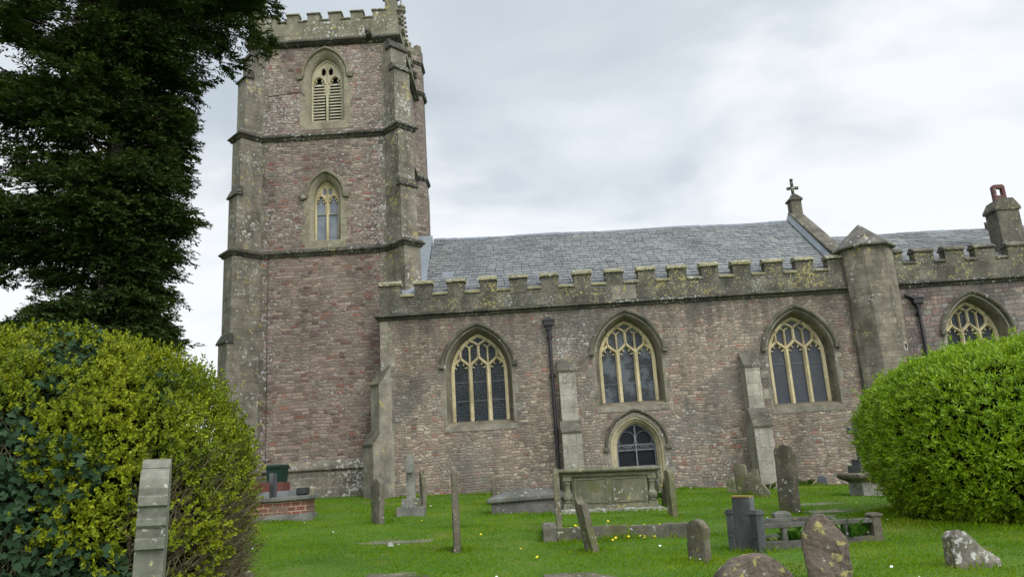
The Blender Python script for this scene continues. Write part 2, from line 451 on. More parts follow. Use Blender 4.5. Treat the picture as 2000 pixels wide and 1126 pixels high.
M['rub_chan'] = mat('chancel_rubble', f_rubble, pal=P_CHAN, mortar=(0.16, 0.135, 0.115), h=0.15, w=0.30, white=0.12, grey=0.45, stain=0.7, wob=0.04, runoff=(5.3, 1.8))
M['parapet'] = mat('weathered_parapet_stone', f_stone, cols=[(0.052, 0.049, 0.041), (0.095, 0.088, 0.070), (0.155, 0.143, 0.112)], white=0.35, yellow=0.85, joints=(0.95, 0.42), scale=20)
M['parapet_t'] = mat('tower_parapet_stone', f_stone, cols=[(0.11, 0.102, 0.074), (0.165, 0.152, 0.108), (0.22, 0.20, 0.145)], white=0.75, yellow=0.5, joints=(0.8, 0.4), stain=0.45)
M['coping'] = mat('lichened_coping_stone', f_stone, cols=[(0.11, 0.105, 0.07), (0.20, 0.185, 0.11), (0.27, 0.25, 0.15)], white=0.95, yellow=1.0, scale=13)
M['coping_dk'] = mat('dark_coping_stone', f_stone, cols=[(0.062, 0.058, 0.048), (0.10, 0.093, 0.073), (0.15, 0.136, 0.10)], white=0.4, yellow=0.5, scale=13)
M['butt_t'] = mat('tower_buttress_stone', f_stone, cols=[(0.105, 0.093, 0.070), (0.165, 0.147, 0.115), (0.235, 0.212, 0.172)], white=0.75, yellow=0.55, joints=(0.62, 0.36), stain=0.6)
M['butt_n'] = mat('nave_buttress_stone', f_stone, cols=[(0.20, 0.185, 0.15), (0.27, 0.25, 0.205), (0.34, 0.32, 0.265)], white=0.2, yellow=0.1, joints=(0.62, 0.40), stain=0.55)
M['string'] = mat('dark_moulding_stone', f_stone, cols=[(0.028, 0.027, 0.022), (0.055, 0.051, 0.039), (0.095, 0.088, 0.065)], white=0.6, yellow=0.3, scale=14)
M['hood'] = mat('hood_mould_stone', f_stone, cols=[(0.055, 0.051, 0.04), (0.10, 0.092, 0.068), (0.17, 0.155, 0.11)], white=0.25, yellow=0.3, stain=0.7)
M['hood_t'] = mat('tower_hood_stone', f_stone, cols=[(0.11, 0.10, 0.07), (0.17, 0.155, 0.105), (0.22, 0.20, 0.14)], white=0.3, yellow=0.3)
M['jamb'] = mat('window_jamb_stone', f_stone, cols=[(0.13, 0.118, 0.095), (0.20, 0.182, 0.145), (0.265, 0.24, 0.19)], white=0.25, yellow=0.2, stain=0.65)
M['jamb_t'] = mat('tower_jamb_stone', f_stone, cols=[(0.175, 0.158, 0.112), (0.24, 0.218, 0.155), (0.29, 0.265, 0.19)], white=0.3, yellow=0.3, stain=0.45)
M['tracery'] = mat('buff_tracery_stone', f_stone, cols=[(0.36, 0.295, 0.165), (0.48, 0.405, 0.24), (0.54, 0.475, 0.315)], white=0.1, yellow=0.1, stain=0.7, bump=0.006)
M['tracery_t'] = mat('pale_tracery_stone', f_stone, cols=[(0.30, 0.275, 0.18), (0.38, 0.345, 0.235), (0.44, 0.41, 0.29)], white=0.1, yellow=0.2, stain=0.35, bump=0.006)
M['reveal'] = mat('shaded_reveal_stone', f_stone, cols=[(0.085, 0.074, 0.052), (0.14, 0.122, 0.085), (0.20, 0.178, 0.125)], white=0.1, yellow=0.0, stain=0.6)  # toned down all over, painting in the shade of the deep arch heads
M['louvre'] = mat('pale_louvre_slat', f_plain, col=(0.40, 0.37, 0.27), rough=0.8, var=0.25, scale=5)
M['slate'] = mat('grey_blue_slate', f_slate)
M['slate_bed'] = mat('dark_roof_bed', f_plain, col=(0.035, 0.04, 0.045), rough=0.9)
M['lead'] = mat('lead_sheet', f_plain, col=(0.20, 0.225, 0.25), rough=0.5, var=0.2, scale=3)
M['ridge'] = mat('ridge_tile_grey', f_plain, col=(0.15, 0.165, 0.185), rough=0.7, var=0.3, scale=4)
M['iron'] = mat('black_cast_iron', f_plain, col=(0.016, 0.014, 0.018), rough=0.45, var=0.3)
M['ironw'] = mat('grey_wrought_iron', f_plain, col=(0.13, 0.14, 0.155), rough=0.6, var=0.3)
M['g_st'] = mat('stained_leaded_glass', f_glass_lattice, kind='stained')
M['g_di'] = mat('diamond_leaded_glass', f_glass_lattice, kind='diamond')
M['g_pa'] = mat('pale_leaded_glass', f_glass_lattice, kind='pale')
M['g_me'] = mat('grey_meshed_glass', f_glass_lattice, kind='mesh')
M['g_dk'] = mat('dark_doorway', f_glass_lattice, kind='dark')
M['terra'] = mat('terracotta_pot', f_stone, cols=[(0.085, 0.042, 0.04), (0.13, 0.066, 0.06)], white=0.1, stain=0.5)
M['ground'] = mat('lawn_turf', f_ground)
M['grass'] = mat('grass_blade', f_leaf, stops=[(0.052, 0.115, 0.003), (0.094, 0.182, 0.005), (0.145, 0.232, 0.009), (0.24, 0.26, 0.035)], rough=0.8, trans=0.35, patch=0.65, psc=0.8, spec=0.03)
M['bark'] = mat('brown_bark', f_stone, cols=[(0.03, 0.024, 0.018), (0.06, 0.048, 0.036), (0.09, 0.075, 0.06)], white=0.1, stain=0.5, bump=0.02)

# ------------------------------------------------------------------ ground
def gz(x, y):
    t = np.clip((np.asarray(y, float) + 25) / 25, -0.4, 1.2)
    x = np.clip(np.asarray(x, float), -18, 22)
    return -1.6 + t * (1.03 - 0.031 * x) + 0.025 * np.sin(x * 1.7 + y * 0.9) * np.sin(y * 1.1 - x * 0.6)


def G(x, y): return float(gz(x, y))


xs = np.unique(np.concatenate([np.linspace(-600, -30, 14), np.arange(-30, 30.1, 0.5), np.linspace(30, 600, 14)]))
ys = np.unique(np.concatenate([np.linspace(-500, -40, 10), np.arange(-40, 12.1, 0.5), np.linspace(12, 1500, 18)]))
GX, GY = np.meshgrid(xs, ys)
GV = np.stack([GX, GY, gz(GX, GY)], -1).reshape(-1, 3)
nx, ny = len(xs), len(ys)
ii = (np.arange(ny - 1)[:, None] * nx + np.arange(nx - 1)[None, :]).reshape(-1)
lawn = arr_mesh('ground', GV, np.stack([ii, ii + 1, ii + nx + 1, ii + nx], 1), M['ground'])
lawn.data.shade_smooth()
tag(lawn, 'mown churchyard lawn rising gently to the church wall', 'ground', kind='structure')

# ------------------------------------------------------------------ the church
church = empty('church', (0, 0, 0))
tag(church, 'old pinkish stone church with square tower, slate roofs and battlements', 'church')


def arch(cx, spring, half, rise, n=14):
    """right springer over the point to the left springer"""
    R = (half * half + rise * rise) / (2 * half); a1 = math.acos(max(-1, min(1, (R - half) / R)))
    rt = [(cx + half - R + R * math.cos(a1 * i / n), spring + R * math.sin(a1 * i / n)) for i in range(n + 1)]
    return rt + [(2 * cx - x, z) for x, z in reversed(rt[:-1])]


def opening(cx, sill, spring, half, rise, n=14):
    return [(cx - half, sill), (cx + half, sill)] + arch(cx, spring, half, rise, n)


def face_with_holes(mb, outer, holes, y):
    bm = bmesh.new(); es = []
    for loop in [outer] + holes:
        vs = [bm.verts.new((x, y, z)) for x, z in loop]
        es += [bm.edges.new((vs[i], vs[(i + 1) % len(vs)])) for i in range(len(vs))]
    r = bmesh.ops.triangle_fill(bm, use_beauty=True, use_dissolve=False, edges=es)
    bm.verts.index_update()
    mb.add([v.co[:] for v in bm.verts], [tuple(v.index for v in f.verts) for f in bm.faces]); bm.free()


def reveal(mb, cx, spring, loops):
    """loops: (half, rise, sill, y) from the wall face inwards"""
    rings = [[(x, y, z) for x, z in opening(cx, sill, spring, h, r)] for h, r, sill, y in loops]
    mb.loft(rings, True, False, False)


def inside(cx, spring, half, rise, x, z):
    if abs(x - cx) > half: return False
    if z <= spring: return True
    R = (half * half + rise * rise) / (2 * half)
    return math.hypot(abs(x - cx) - half + R, z - spring) <= R


def arch_z(cx, spring, half, rise, x):
    R = (half * half + rise * rise) / (2 * half)
    d = abs(x - cx) - half + R
    return spring + math.sqrt(max(R * R - d * d, 0))


def ogee(x0, z0, x1, z1, n=10):
    return [(x0 + (x1 - x0) * (3 * t * t - 2 * t ** 3), z0 + (z1 - z0) * (t + 0.12 * math.sin(PI * t) * 0)) for t in (i / n for i in range(n + 1))]


def quoins(mb, cx, sill, spring, half, rise, y, wmin=0.10, wmax=0.24):
    """dressed blocks of uneven length beside an opening and round its head"""
    for sg in (-1, 1):
        z = sill - 0.12; k = 0
        while z < spring - 0.05:
            hgt = min(rnd.uniform(0.26, 0.40), spring - z); w = (wmax if k % 2 else wmin) * rnd.uniform(0.7, 1.3)
            a, b = cx + sg * (half + 0.0), cx + sg * (half + w)
            mb.box(min(a, b), max(a, b), y - rnd.uniform(0.004, 0.012), y + 0.05, z + 0.004, z + hgt - 0.004); z += hgt; k += 1
    a0, a1 = arch(cx, spring, half, rise, 10), arch(cx, spring, half + wmin, rise + wmin, 10)
    for i in range(len(a0) - 1):
        d = rnd.uniform(0.004, 0.012)
        poly = [a0[i], a0[i + 1], a1[i + 1], a1[i]]
        mb.prism_y(poly, y - d, y + 0.05)


def hood(par, m, cx, spring, half, rise, y, w=0.15, proud=0.11, stop='block', low=0.0):
    pts = [p for p in arch(cx, spring - low, half, rise + low, 22) if p[1] >= spring - 0.001]
    half = abs(pts[0][0] - cx)
    mb = MB(); mb.ribbon(pts, w, y + 0.04, y - proud * 0.55, y - proud)
    mb.build('hood_mould', m, par, smooth=40)
    for sg in (-1, 1):
        x = cx + sg * half; mb = MB()
        if stop == 'block':
            mb.box(x - 0.085, x + 0.085, y - proud - 0.025, y + 0.03, spring - 0.12, spring + 0.015)
        else:   # splayed diamond stop
            x += sg * 0.10
            mb.loft([[(x + 0.16 * math.cos(k * PI / 2 + 0.5 * sg), y - yy, spring - 0.02 + 0.14 * math.sin(k * PI / 2 + 0.5 * sg)) for k in range(4)] for yy in (-0.03, 0.10)])
        mb.build('label_stop', m, par, bevel=0.015)


def three_light(cx, sill, spring, y0, gmat, outer=(1.08, 1.20), inner=(0.93, 1.05), hood_dim=(1.22, 1.33), label=None):
    """a three-light window with panel tracery"""
    mb = MB(); LOW = 0.27; sp = spring - LOW
    hi, ri = inner[0], inner[1] + LOW; ho, ro = outer[0], outer[1] + LOW
    loops = [(ho, ro, sill - 0.16, y0 - 0.002), (ho - 0.03, ro - 0.03, sill - 0.12, y0 + 0.04), (ho - 0.07, ro - 0.07, sill - 0.07, y0 + 0.12), (ho - 0.09, ro - 0.09, sill - 0.05, y0 + 0.18), (hi, ri, sill, y0 + 0.42), (hi, ri, sill, y0 + 0.62)]
    reveal(mb, cx, sp, loops)
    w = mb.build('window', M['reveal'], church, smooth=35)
    if label: w['label'] = label
    jb = MB(); quoins(jb, cx, sill, sp, ho, ro, y0)
    jb.box(cx - ho - 0.08, cx + ho + 0.08, y0 - 0.02, y0 + 0.05, sill - 0.34, sill - 0.165)
    jb.build('jamb_stones', M['jamb'], w, bevel=0.006)
    hood(w, M['hood'], cx, spring, hood_dim[0], hood_dim[1], y0, low=LOW)
    # tracery
    tb = MB(); yf, ym, yb = y0 + 0.39, y0 + 0.435, y0 + 0.52
    s = spring; m1 = hi * 0.325; c1 = hi * 0.655
    fr = [(cx + hi - 0.03, sill)] + [(cx + (x - cx) * (hi - 0.03) / hi, sp + (z - sp) * (ri - 0.03) / ri) for x, z in arch(cx, sp, hi, ri, 16)] + [(cx - hi + 0.03, sill)]
    tb.ribbon(fr, 0.15, yb, ym, yf)
    for sg in (-1, 1):
        tb.ribbon([(cx + sg * m1, sill - 0.01), (cx + sg * m1, s * 0.5 + sill * 0.5), (cx + sg * m1, s - 0.02)], 0.15, yb, ym, yf - 0.03)
    za, zb = s - 0.06, s + 0.29
    apx = {0: zb + 0.03, -1: zb, 1: zb}
    for sg in (-1, 1):
        for tx, tz in ((0.0, apx[0]), (sg * c1, apx[sg])):
            tb.ribbon([(cx + x, z) for x, z in ogee(sg * m1, za, tx, tz)], 0.10, yb - 0.01, ym, yf - 0.01)
        tb.ribbon([(cx + x, z) for x, z in ogee(sg * (hi - 0.03), za, sg * c1, apx[sg])], 0.10, yb - 0.01, ym, yf - 0.01)
        # super mullion over the side light
        zt = arch_z(cx, sp, hi, ri, cx + c1) - 0.02
        tb.ribbon([(cx + sg * c1, zb - 0.03), (cx + sg * c1, (zb + zt) / 2), (cx + sg * c1, zt)], 0.085, yb - 0.01, ym, yf)
        # bar rising from the mullion and its little Y
        zy = s + 0.60
        tb.ribbon([(cx + sg * m1, s + 0.0), (cx + sg * m1, s + 0.3), (cx + sg * m1, zy)], 0.07, yb - 0.01, ym + 0.01, yf + 0.01)
        for q in (-1, 1):
            tb.ribbon([(cx + sg * m1, zy - 0.01), (cx + sg * m1 + q * 0.06, zy + 0.05), (cx + sg * m1 + q * 0.13, zy + 0.085)], 0.055, yb - 0.02, ym + 0.015, yf + 0.015)
    zy = s + 0.70; lim = ri - 0.02
    tb.ribbon([(cx, apx[0] - 0.03), (cx, s + 0.5), (cx, zy)], 0.10, yb, ym, yf)
    for sg in (-1, 1):
        xe = cx + sg * 0.34; ze = min(s + 0.93, arch_z(cx, sp, hi, ri, xe) - 0.01)
        tb.ribbon([(cx, zy - 0.02), (cx + sg * 0.12, zy + 0.07), (xe, ze)], 0.085, yb, ym, yf)
    # cusps in the light heads and in the panels
    for lx in (-c1, 0.0, c1):
        hw = m1 - 0.06 if lx == 0 else (hi - m1) / 2 - 0.09
        hw = 0.225
        for sg in (-1, 1):
            for (fx, fz, dx, dz) in ((1.0, -0.05, -0.085, -0.035), (0.62, 0.10, -0.06, -0.085)):
                x0, z0 = cx + lx + sg * hw * fx, s + fz
                tb.ribbon([(x0, z0), (x0 + sg * dx * 0.5, z0 + dz * 0.25), (x0 + sg * dx, z0 + dz)], 0.042, yb - 0.03, ym, yf + 0.02)
    tb.build('tracery', M['tracery'], w, smooth=30)
    gb = MB(); gb.prism_y(opening(cx, sill, sp, hi - 0.01, ri - 0.01), y0 + 0.49, y0 + 0.55)
    gb.build('glass', gmat, w)
    # iron saddle bars, each running through all three lights
    for f in ((0.36, 0.70) if gmat is not M['g_me'] else (0.72,)):
        z = sill + (s - sill) * f; sb = MB(); sb.box(cx - hi + 0.04, cx + hi - 0.04, y0 + 0.472, y0 + 0.484, z, z + 0.014); sb.build('saddle_bar', M['ironw'], w)
    return w, opening(cx, sill - 0.16, sp, ho, ro)


def merlon_cap(mb, x0, x1, z, y0=-0.10, y1=0.36, h=0.17):
    j = rnd.uniform(-0.012, 0.012)
    prof = [(y0, z), (y0 - 0.005, z + 0.06 + j), (y0 + 0.20, z + h + j), (y1 - 0.16, z + h + j), (y1, z + 0.06), (y1, z)]
    mb.loft([[(x0, y, zz) for y, zz in prof], [(x1, y, zz + rnd.uniform(-0.012, 0.012)) for y, zz in prof]])


# ---- nave
NW, NE = -4.66, 10.95
win1, h1 = three_light(-1.46, 1.80, 3.62, 0.0, M['g_st'], label='three-light window with dark stained glass, above the lawn')
win2, h2 = three_light(3.46, 2.12, 3.76, 0.0, M['g_di'], label='three-light window with diamond leaded glass above the doorway')
win3, h3 = three_light(9.05, 1.76, 3.55, 0.0, M['g_me'], label='three-light window with plain grey meshed glass')
DX, DS = 3.47, 0.62
door_hole = opening(DX, -0.78, DS, 0.84, 1.00)
wb = MB()
face_with_holes(wb, [(NW, -1.6), (NE, -1.6), (NE, 5.32), (NW, 5.32)], [h1, h2, h3, door_hole], 0.0)
wb.add([(NW, 0, -1.6), (NW, 0, 5.32), (NW, 8, 5.32), (NW, 8, -1.6), (NE, 8, 5.32), (NE, 8, -1.6)], [(0, 1, 2, 3), (3, 2, 4, 5)])
nave = wb.build('nave_wall', M['rub_nave'], church)
# dressed corner stones at the west end
cb = MB(); z = -1.0; k = 0
while z < 5.2:
    hh = rnd.uniform(0.28, 0.42); hh = min(hh, 5.22 - z); cb.box(NW - 0.008, NW + (0.42 if k % 2 else 0.26) * rnd.uniform(0.9, 1.15), -rnd.uniform(0.004, 0.01), 0.3, z + 0.004, z + hh - 0.004); z += hh; k += 1
cb.build('corner_stones', M['jamb'], nave, bevel=0.006)
MER = [(-4.66, -3.95), (-3.48, -2.89), (-2.37, -1.79), (-1.28, -0.73), (-0.26, 0.30), (0.78, 1.35), (1.87, 2.45), (2.94, 3.53), (4.02, 4.60), (5.06, 5.65), (6.13, 6.71), (7.19, 7.79), (8.25, 8.87), (9.29, 9.90), (10.35, 10.95)]


def parapet(mers, x0, x1, zlow, zc, zm, y=-0.06, parent=None, mt='parapet', capm='coping', low_off=0.0):
    pb = MB(); pb.box(x0, x1, y, y + 0.36, zlow, zc)
    for a, b in mers:
        dz = rnd.uniform(-0.015, 0.015)
        pb.box(a, b, y + 0.002, y + 0.358, zc - 0.002, zm + dz)
    p = pb.build('parapet', M[mt], parent, bevel=0.008)
    cp = MB()
    for a, b in mers: merlon_cap(cp, a - 0.035, b + 0.035, zm + 0.006, y - 0.055, y + 0.40, 0.18)
    for (a, b), (c, d) in zip(mers[:-1], mers[1:]):
        merlon_cap(cp, b + 0.0, c - 0.0, zc + 0.002, y - 0.05, y + 0.38, 0.14)
    cp.build('coping', M[capm], parent, bevel=0.007)
    return p


parapet(MER, NW, NE, 5.40, 5.99, 6.385, parent=nave)


def mould(mb, path, z, prof, closed=False):
    """run a profile (outward, dz) along a plan path, mitred; outward is to the right of travel"""
    N = len(path); rings = []
    def nrm(a, b):
        dx, dy = b[0] - a[0], b[1] - a[1]; L = math.hypot(dx, dy); return dy / L, -dx / L
    for i in range(N):
        ns = []
        if closed or i > 0: ns.append(nrm(path[i - 1], path[i]))
        if closed or i < N - 1: ns.append(nrm(path[i], path[(i + 1) % N]))
        mx, my = sum(n[0] for n in ns) / len(ns), sum(n[1] for n in ns) / len(ns)
        q = max(mx * mx + my * my, 0.35); mx, my = mx / q, my / q
        rings.append([(path[i][0] + mx * o, path[i][1] + my * o, z + dz) for o, dz in prof])
    if closed: rings.append(rings[0])
    mb.loft(rings, True, not closed, not closed)


STR = [(-0.03, 0.13), (0.03, 0.13), (0.165, 0.045), (0.17, 0.005), (0.08, -0.03), (0.055, -0.085), (0.05, -0.10), (-0.03, -0.11)]
rp = MB(); rp.box(3.08, 3.90, -0.072, 0.0, 5.45, 5.93); rp.build('replaced_stone', M['jamb'], nave, bevel=0.008)
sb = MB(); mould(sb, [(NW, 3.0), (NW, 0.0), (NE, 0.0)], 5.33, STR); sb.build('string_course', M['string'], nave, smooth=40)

# doorway
db = MB()
dl = [(0.84, 1.00, -0.78, -0.002), (0.80, 0.95, -0.78, 0.03), (0.77, 0.92, -0.78, 0.03), (0.74, 0.89, -0.78, 0.10), (0.69, 0.84, -0.78, 0.12), (0.68, 0.82, -0.78, 0.19), (0.63, 0.78, -0.78, 0.22), (0.62, 0.77, -0.78, 0.45)]
reveal(db, DX, DS, dl)
door = db.build('doorway', mat('door_moulding_stone', f_stone, cols=[(0.22, 0.188, 0.115), (0.33, 0.285, 0.18), (0.42, 0.37, 0.25)], white=0.15, yellow=0.1, stain=0.65), church, smooth=30)
door['label'] = 'arched side doorway with moulded buff stone jambs'
jb = MB(); quoins(jb, DX, -0.66, DS, 0.84, 1.00, 0.0, 0.09, 0.20); jb.build('jamb_stones', M['jamb'], door, bevel=0.006)
hood(door, M['hood'], DX, DS + 0.05, 0.98, 1.14, 0.0, 0.095, 0.085)
gb = MB(); gb.prism_y(opening(DX, -0.78, DS, 0.62, 0.77), 0.40, 0.44); gb.build('door_leaf', M['g_dk'], door)
ib = MB(); yg = 0.30


def strap(mb, pts, w=0.03, y=yg, d=0.02): mb.ribbon(pts, w, y + d, y + 0.004, y)


strap(ib, [(DX, -0.75), (DX, 0.4), (DX, DS + 0.74)], 0.045)
strap(ib, [(DX + 0.60, -0.75)] + arch(DX, DS, 0.60, 0.75) + [(DX - 0.60, -0.75)], 0.035)
for z in (0.55, 0.72, -0.12, 0.04):
    ib.box(DX - 0.60, DX + 0.60, yg + 0.003, yg + 0.022, z, z + 0.032)
for z in (0.582, -0.088):      # lattice bands
    n = 15
    for i in range(n):
        x = DX - 0.58 + i * 1.16 / n
        strap(ib, [(x, z + 0.005), (x + 1.16 / n, z + 0.132)], 0.013); strap(ib, [(x, z + 0.132), (x + 1.16 / n, z + 0.005)], 0.013)
for sg in (-1, 1):
    for (ox, oz, r) in ((0.275, 0.32, 0.25), (0.53, 0.16, 0.055)):
        ring = [(DX + sg * ox + r * math.cos(2 * PI * i / 24), DS + oz - 0.03 + r * math.sin(2 * PI * i / 24)) for i in range(24)]
        ib.ribbon(ring, 0.016, yg + 0.016, yg + 0.005, yg, closed=True)
ib.build('iron_gate', M['ironw'], door)

# nave buttresses
def buttress(x0, x1, stages, ztop, name='buttress', mt='butt_n', capm='coping_dk', parent=None, loc=(0, 0, 0), rz=0.0, wid=0.04, label=None):
    """stages from the ground: (projection, z where its weathering starts, z where it ends)"""
    b = MB(); cs = []; z0 = -1.8; hw = (x1 - x0) / 2; cx = (x0 + x1) / 2
    for i, (p, zs, ze) in enumerate(stages):
        e = wid * (len(stages) - 1 - i); pn = stages[i + 1][0] if i + 1 < len(stages) else 0.0
        b.box(x0 - e, x1 + e, -p, 0.3, z0, zs)
        b.prism_x([(-p, zs - 0.001), (-pn + 0.02, ze - 0.02), (0.3, ze - 0.02), (0.3, zs - 0.001)], x0 - e + 0.004, x1 + e - 0.004)
        c = MB(); cs.append(c)
        c.prism_x([(-p - 0.05, zs - 0.03), (-p - 0.055, zs + 0.03), (-pn + 0.01, ze + 0.03), (-pn + 0.01, ze - 0.02)], x0 - e - 0.03, x1 + e + 0.03)
        z0 = zs - 0.002
    o = b.build(name, M[mt], parent or church, bevel=0.012, loc=loc, rot=(0, 0, rz))
    if label: o['label'] = label
    for c in cs: c.build('weathering', M[capm], o, bevel=0.01)
    return o


buttress(1.13, 1.67, [(0.48, 1.22, 1.56), (0.26, 3.18, 3.58)], 3.6)
buttress(7.04, 7.52, [(0.78, 1.03, 1.60), (0.46, 2.95, 3.46)], 3.5)
# diagonal buttress at the south-west corner of the nave
buttress(-0.24, 0.24, [(0.70, 1.18, 1.62), (0.42, 3.10, 3.72)], 3.7, loc=(NW + 0.12, 0.12, 0), rz=-PI / 4, wid=0.04, mt='jamb')

# nave roof
def roof(name, xa, xb, y_e, z_e, y_r, za_r, zb_r, row=0.225, wid=0.29, parent=None, holes=()):
    """slates laid one by one from eave to ridge on the south slope; the far slope as a plain bed"""
    V = []; F = []
    def pt(x, s):
        zr = za_r + (zb_r - za_r) * (x - xa) / (xb - xa) + 0.02 * math.sin(x * 1.3)
        return np.array([x, y_e + (y_r - y_e) * s, z_e + (zr - z_e) * s])
    L = math.hypot(y_r - y_e, za_r - z_e); nr = int(L / row)
    nrm = np.array([0, -(za_r - z_e), (y_r - y_e)]) / L
    for i in range(nr + 1):
        s0, s1 = i * row / L, min((i * row + row * 1.35) / L, 1.0)
        x = xa - rnd.uniform(0, wid)
        while x < xb:
            w = wid * rnd.uniform(0.85, 1.18); a, b = max(x, xa) + 0.007, min(x + w, xb) - 0.007; x += w
            if b - a < 0.03: continue
            l0 = 0.040 + rnd.uniform(-0.006, 0.014); l1 = 0.004; tl = rnd.uniform(-0.005, 0.005); dr = rnd.uniform(-0.012, 0.012) / L
            o = len(V)
            p = [pt(a, s0 + dr) + nrm * (l0 + tl), pt(b, s0 + dr) + nrm * (l0 - tl), pt(b, s1) + nrm * l1, pt(a, s1) + nrm * l1]
            V += p + [p[0] - nrm * 0.030, p[1] - nrm * 0.030]
            F += [(o, o + 1, o + 2, o + 3), (o + 4, o + 5, o + 1, o)]
    r = arr_mesh(name, np.array(V), np.array(F), M['slate'], parent or church)
    b = MB(); yn = 2 * y_r - y_e
    b.add([(xa, y_e, z_e - 0.02), (xb, y_e, z_e - 0.02), (xb, y_r, zb_r - 0.02), (xa, y_r, za_r - 0.02), (xb, yn, z_e), (xa, yn, z_e)], [(0, 1, 2, 3), (3, 2, 4, 5)])
    b.build('roof_bed', M['slate_bed'], r)
    rb = MB(); n = int((xb - xa) / 0.45)
    for i in range(n):
        x0, x1 = xa + (xb - xa) * i / n, xa + (xb - xa) * (i + 1) / n - 0.008
        z = za_r + (zb_r - za_r) * (i + .5) / n + 0.02 * math.sin(x0 * 1.3) + rnd.uniform(-0.006, 0.006)
        rb.prism_x([(y_r - 0.17, z - 0.10), (y_r - 0.03, z + 0.045), (y_r + 0.03, z + 0.045), (y_r + 0.17, z - 0.10)], x0, x1)
    rb.build('ridge_tiles', M['ridge'], r)
    return r


RY = 4.1
nroof = roof('nave_roof', -3.22, 10.98, 0.31, 6.12, RY, 9.22, 9.06)
lb = MB()
lb.loft([[(-4.15, 0.31, 6.20), (-3.18, 0.31, 6.20), (-3.18, 0.31, 6.05), (-4.15, 0.31, 6.05)], [(-4.15, RY, 9.42), (-3.26, RY, 9.42), (-3.26, RY, 9.1), (-4.15, RY, 9.1)]])
lb.build('lead_flashing', M['lead'], nroof)
hb = MB()
def slope(y): return 6.12 + (9.2 - 6.12) * (y - 0.31) / (RY - 0.31)
hb.loft([[(-2.68, y, slope(y) + d) for y, d in ((1.12, 0.0), (1.12, 0.10), (1.55, 0.10), (1.55, 0.0))], [(-2.26, y, slope(y) + d) for y, d in ((1.12, 0.0), (1.12, 0.10), (1.55, 0.10), (1.55, 0.0))]])
hb.build('roof_hatch', M['ridge'], nroof, bevel=0.015)
# gable wall and coping at the east end of the nave
gb = MB(); gb.prism_x([(0.0, 5.3), (0.0, 6.3), (RY, 9.38), (8.2, 6.3), (8.2, 5.3)], 10.95, 11.27)
gab = gb.build('gable_wall', M['parapet'], church)
cp = MB()
for sg in (1, -1):
    e = (RY - sg * (RY - 0.06), 6.30); t = (RY - sg * 0.0, 9.36)
    cp.loft([[(x, e[0], e[1] + d) for x, d in ((10.86, 0), (11.36, 0), (11.36, 0.10), (11.11, 0.17), (10.86, 0.10))], [(x, t[0], t[1] + d) for x, d in ((10.86, 0), (11.36, 0), (11.36, 0.10), (11.11, 0.17), (10.86, 0.10))]])
cp.build('coping', M['coping_dk'], gab)
fl = MB(); fl.loft([[(10.75, 0.35, 6.24), (10.87, 0.35, 6.42), (10.87, 0.35, 6.1)], [(10.75, RY, 9.18), (10.87, RY, 9.40), (10.87, RY, 9.0)]]); fl.build('lead_flashing', M['lead'], gab)
pd = MB(); pd.box(10.95, 11.36, RY - 0.22, RY + 0.22, 9.10, 9.92); pd.prism_y([(10.89, 9.88), (11.42, 9.88), (11.42, 9.95), (11.155, 10.14), (10.89, 9.95)], RY - 0.27, RY + 0.27)
pdo = pd.build('gable_pedestal', M['coping_dk'], gab, bevel=0.012, worn=0.01)
cr = MB(); cr.box(11.12, 11.22, RY - 0.05, RY + 0.05, 10.05, 10.72); cr.box(10.99, 11.34, RY - 0.045, RY + 0.045, 10.40, 10.50)
cr.lathe([(0.16, 10.06), (0.13, 10.14), (0.07, 10.2)], 11.17, RY, 8)
for dx, dz in ((0, 0.70), (-0.17, 0.35), (0.17, 0.35)): cr.box(11.17 + dx - 0.055, 11.17 + dx + 0.055, RY - 0.055, RY + 0.055, 10.05 + dz - 0.005, 10.05 + dz + 0.10)
cr.build('gable_cross', M['string'], gab, bevel=0.012, worn=0.012)

# downpipes
def downpipe(x, ztop, zbot, name='downpipe', spout=False):
    b = MB(); b.tube([(x, -0.10, ztop - 0.3), (x, -0.10, zbot)], 0.052, 12)
    for z in (ztop - 0.62, ztop - 1.9, ztop - 3.7):
        if z > zbot: b.tube([(x, -0.10, z), (x, -0.10, z + 0.12)], 0.068, 12); b.box(x - 0.10, x + 0.10, -0.06, 0.02, z + 0.03, z + 0.09)
    o = b.build(name, M['iron'], church, smooth=40)
    h = MB(); h.loft([[(x + sx * w, -0.11 + sy * d, z) for sx, sy in ((-1, -1), (1, -1), (1, 1), (-1, 1))] for w, d, z in ((0.06, 0.06, ztop - 0.36), (0.09, 0.07, ztop - 0.26), (0.15, 0.10, ztop - 0.2), (0.16, 0.11, ztop - 0.06), (0.20, 0.13, ztop - 0.05), (0.20, 0.13, ztop))])
    h.box(x - 0.08, x + 0.08, -0.12, 0.02, ztop + 0.002, ztop + 0.09)
    if spout: h.tube([(x - 0.34, -0.05, ztop + 0.12), (x - 0.15, -0.08, ztop + 0.02), (x - 0.05, -0.1, ztop - 0.02)], 0.05, 8)
    h.build('hopper_head', M['iron'], o, bevel=0.008)
    return o


downpipe(0.93, 4.92, G(0.93, -0.1) - 0.05)
downpipe(13.05, 4.90, G(13.05, -0.1) - 0.05, spout=True)
vb = MB(); vb.prism_y([(9.12 + 0.15 * math.cos(a * PI / 12), -0.72 + 0.15 * math.sin(a * PI / 12)) for a in range(24)], -0.03, 0.02)
for i in range(-3, 4):
    l = math.sqrt(max(0.0144 - (i * 0.036) ** 2, 0.0001)); vb.box(9.12 + i * 0.036 - 0.007, 9.12 + i * 0.036 + 0.007, -0.04, -0.028, -0.72 - l, -0.72 + l)
vb.build('wall_vent', mat('vent_grey', f_plain, col=(0.07, 0.075, 0.085), rough=0.8), church)

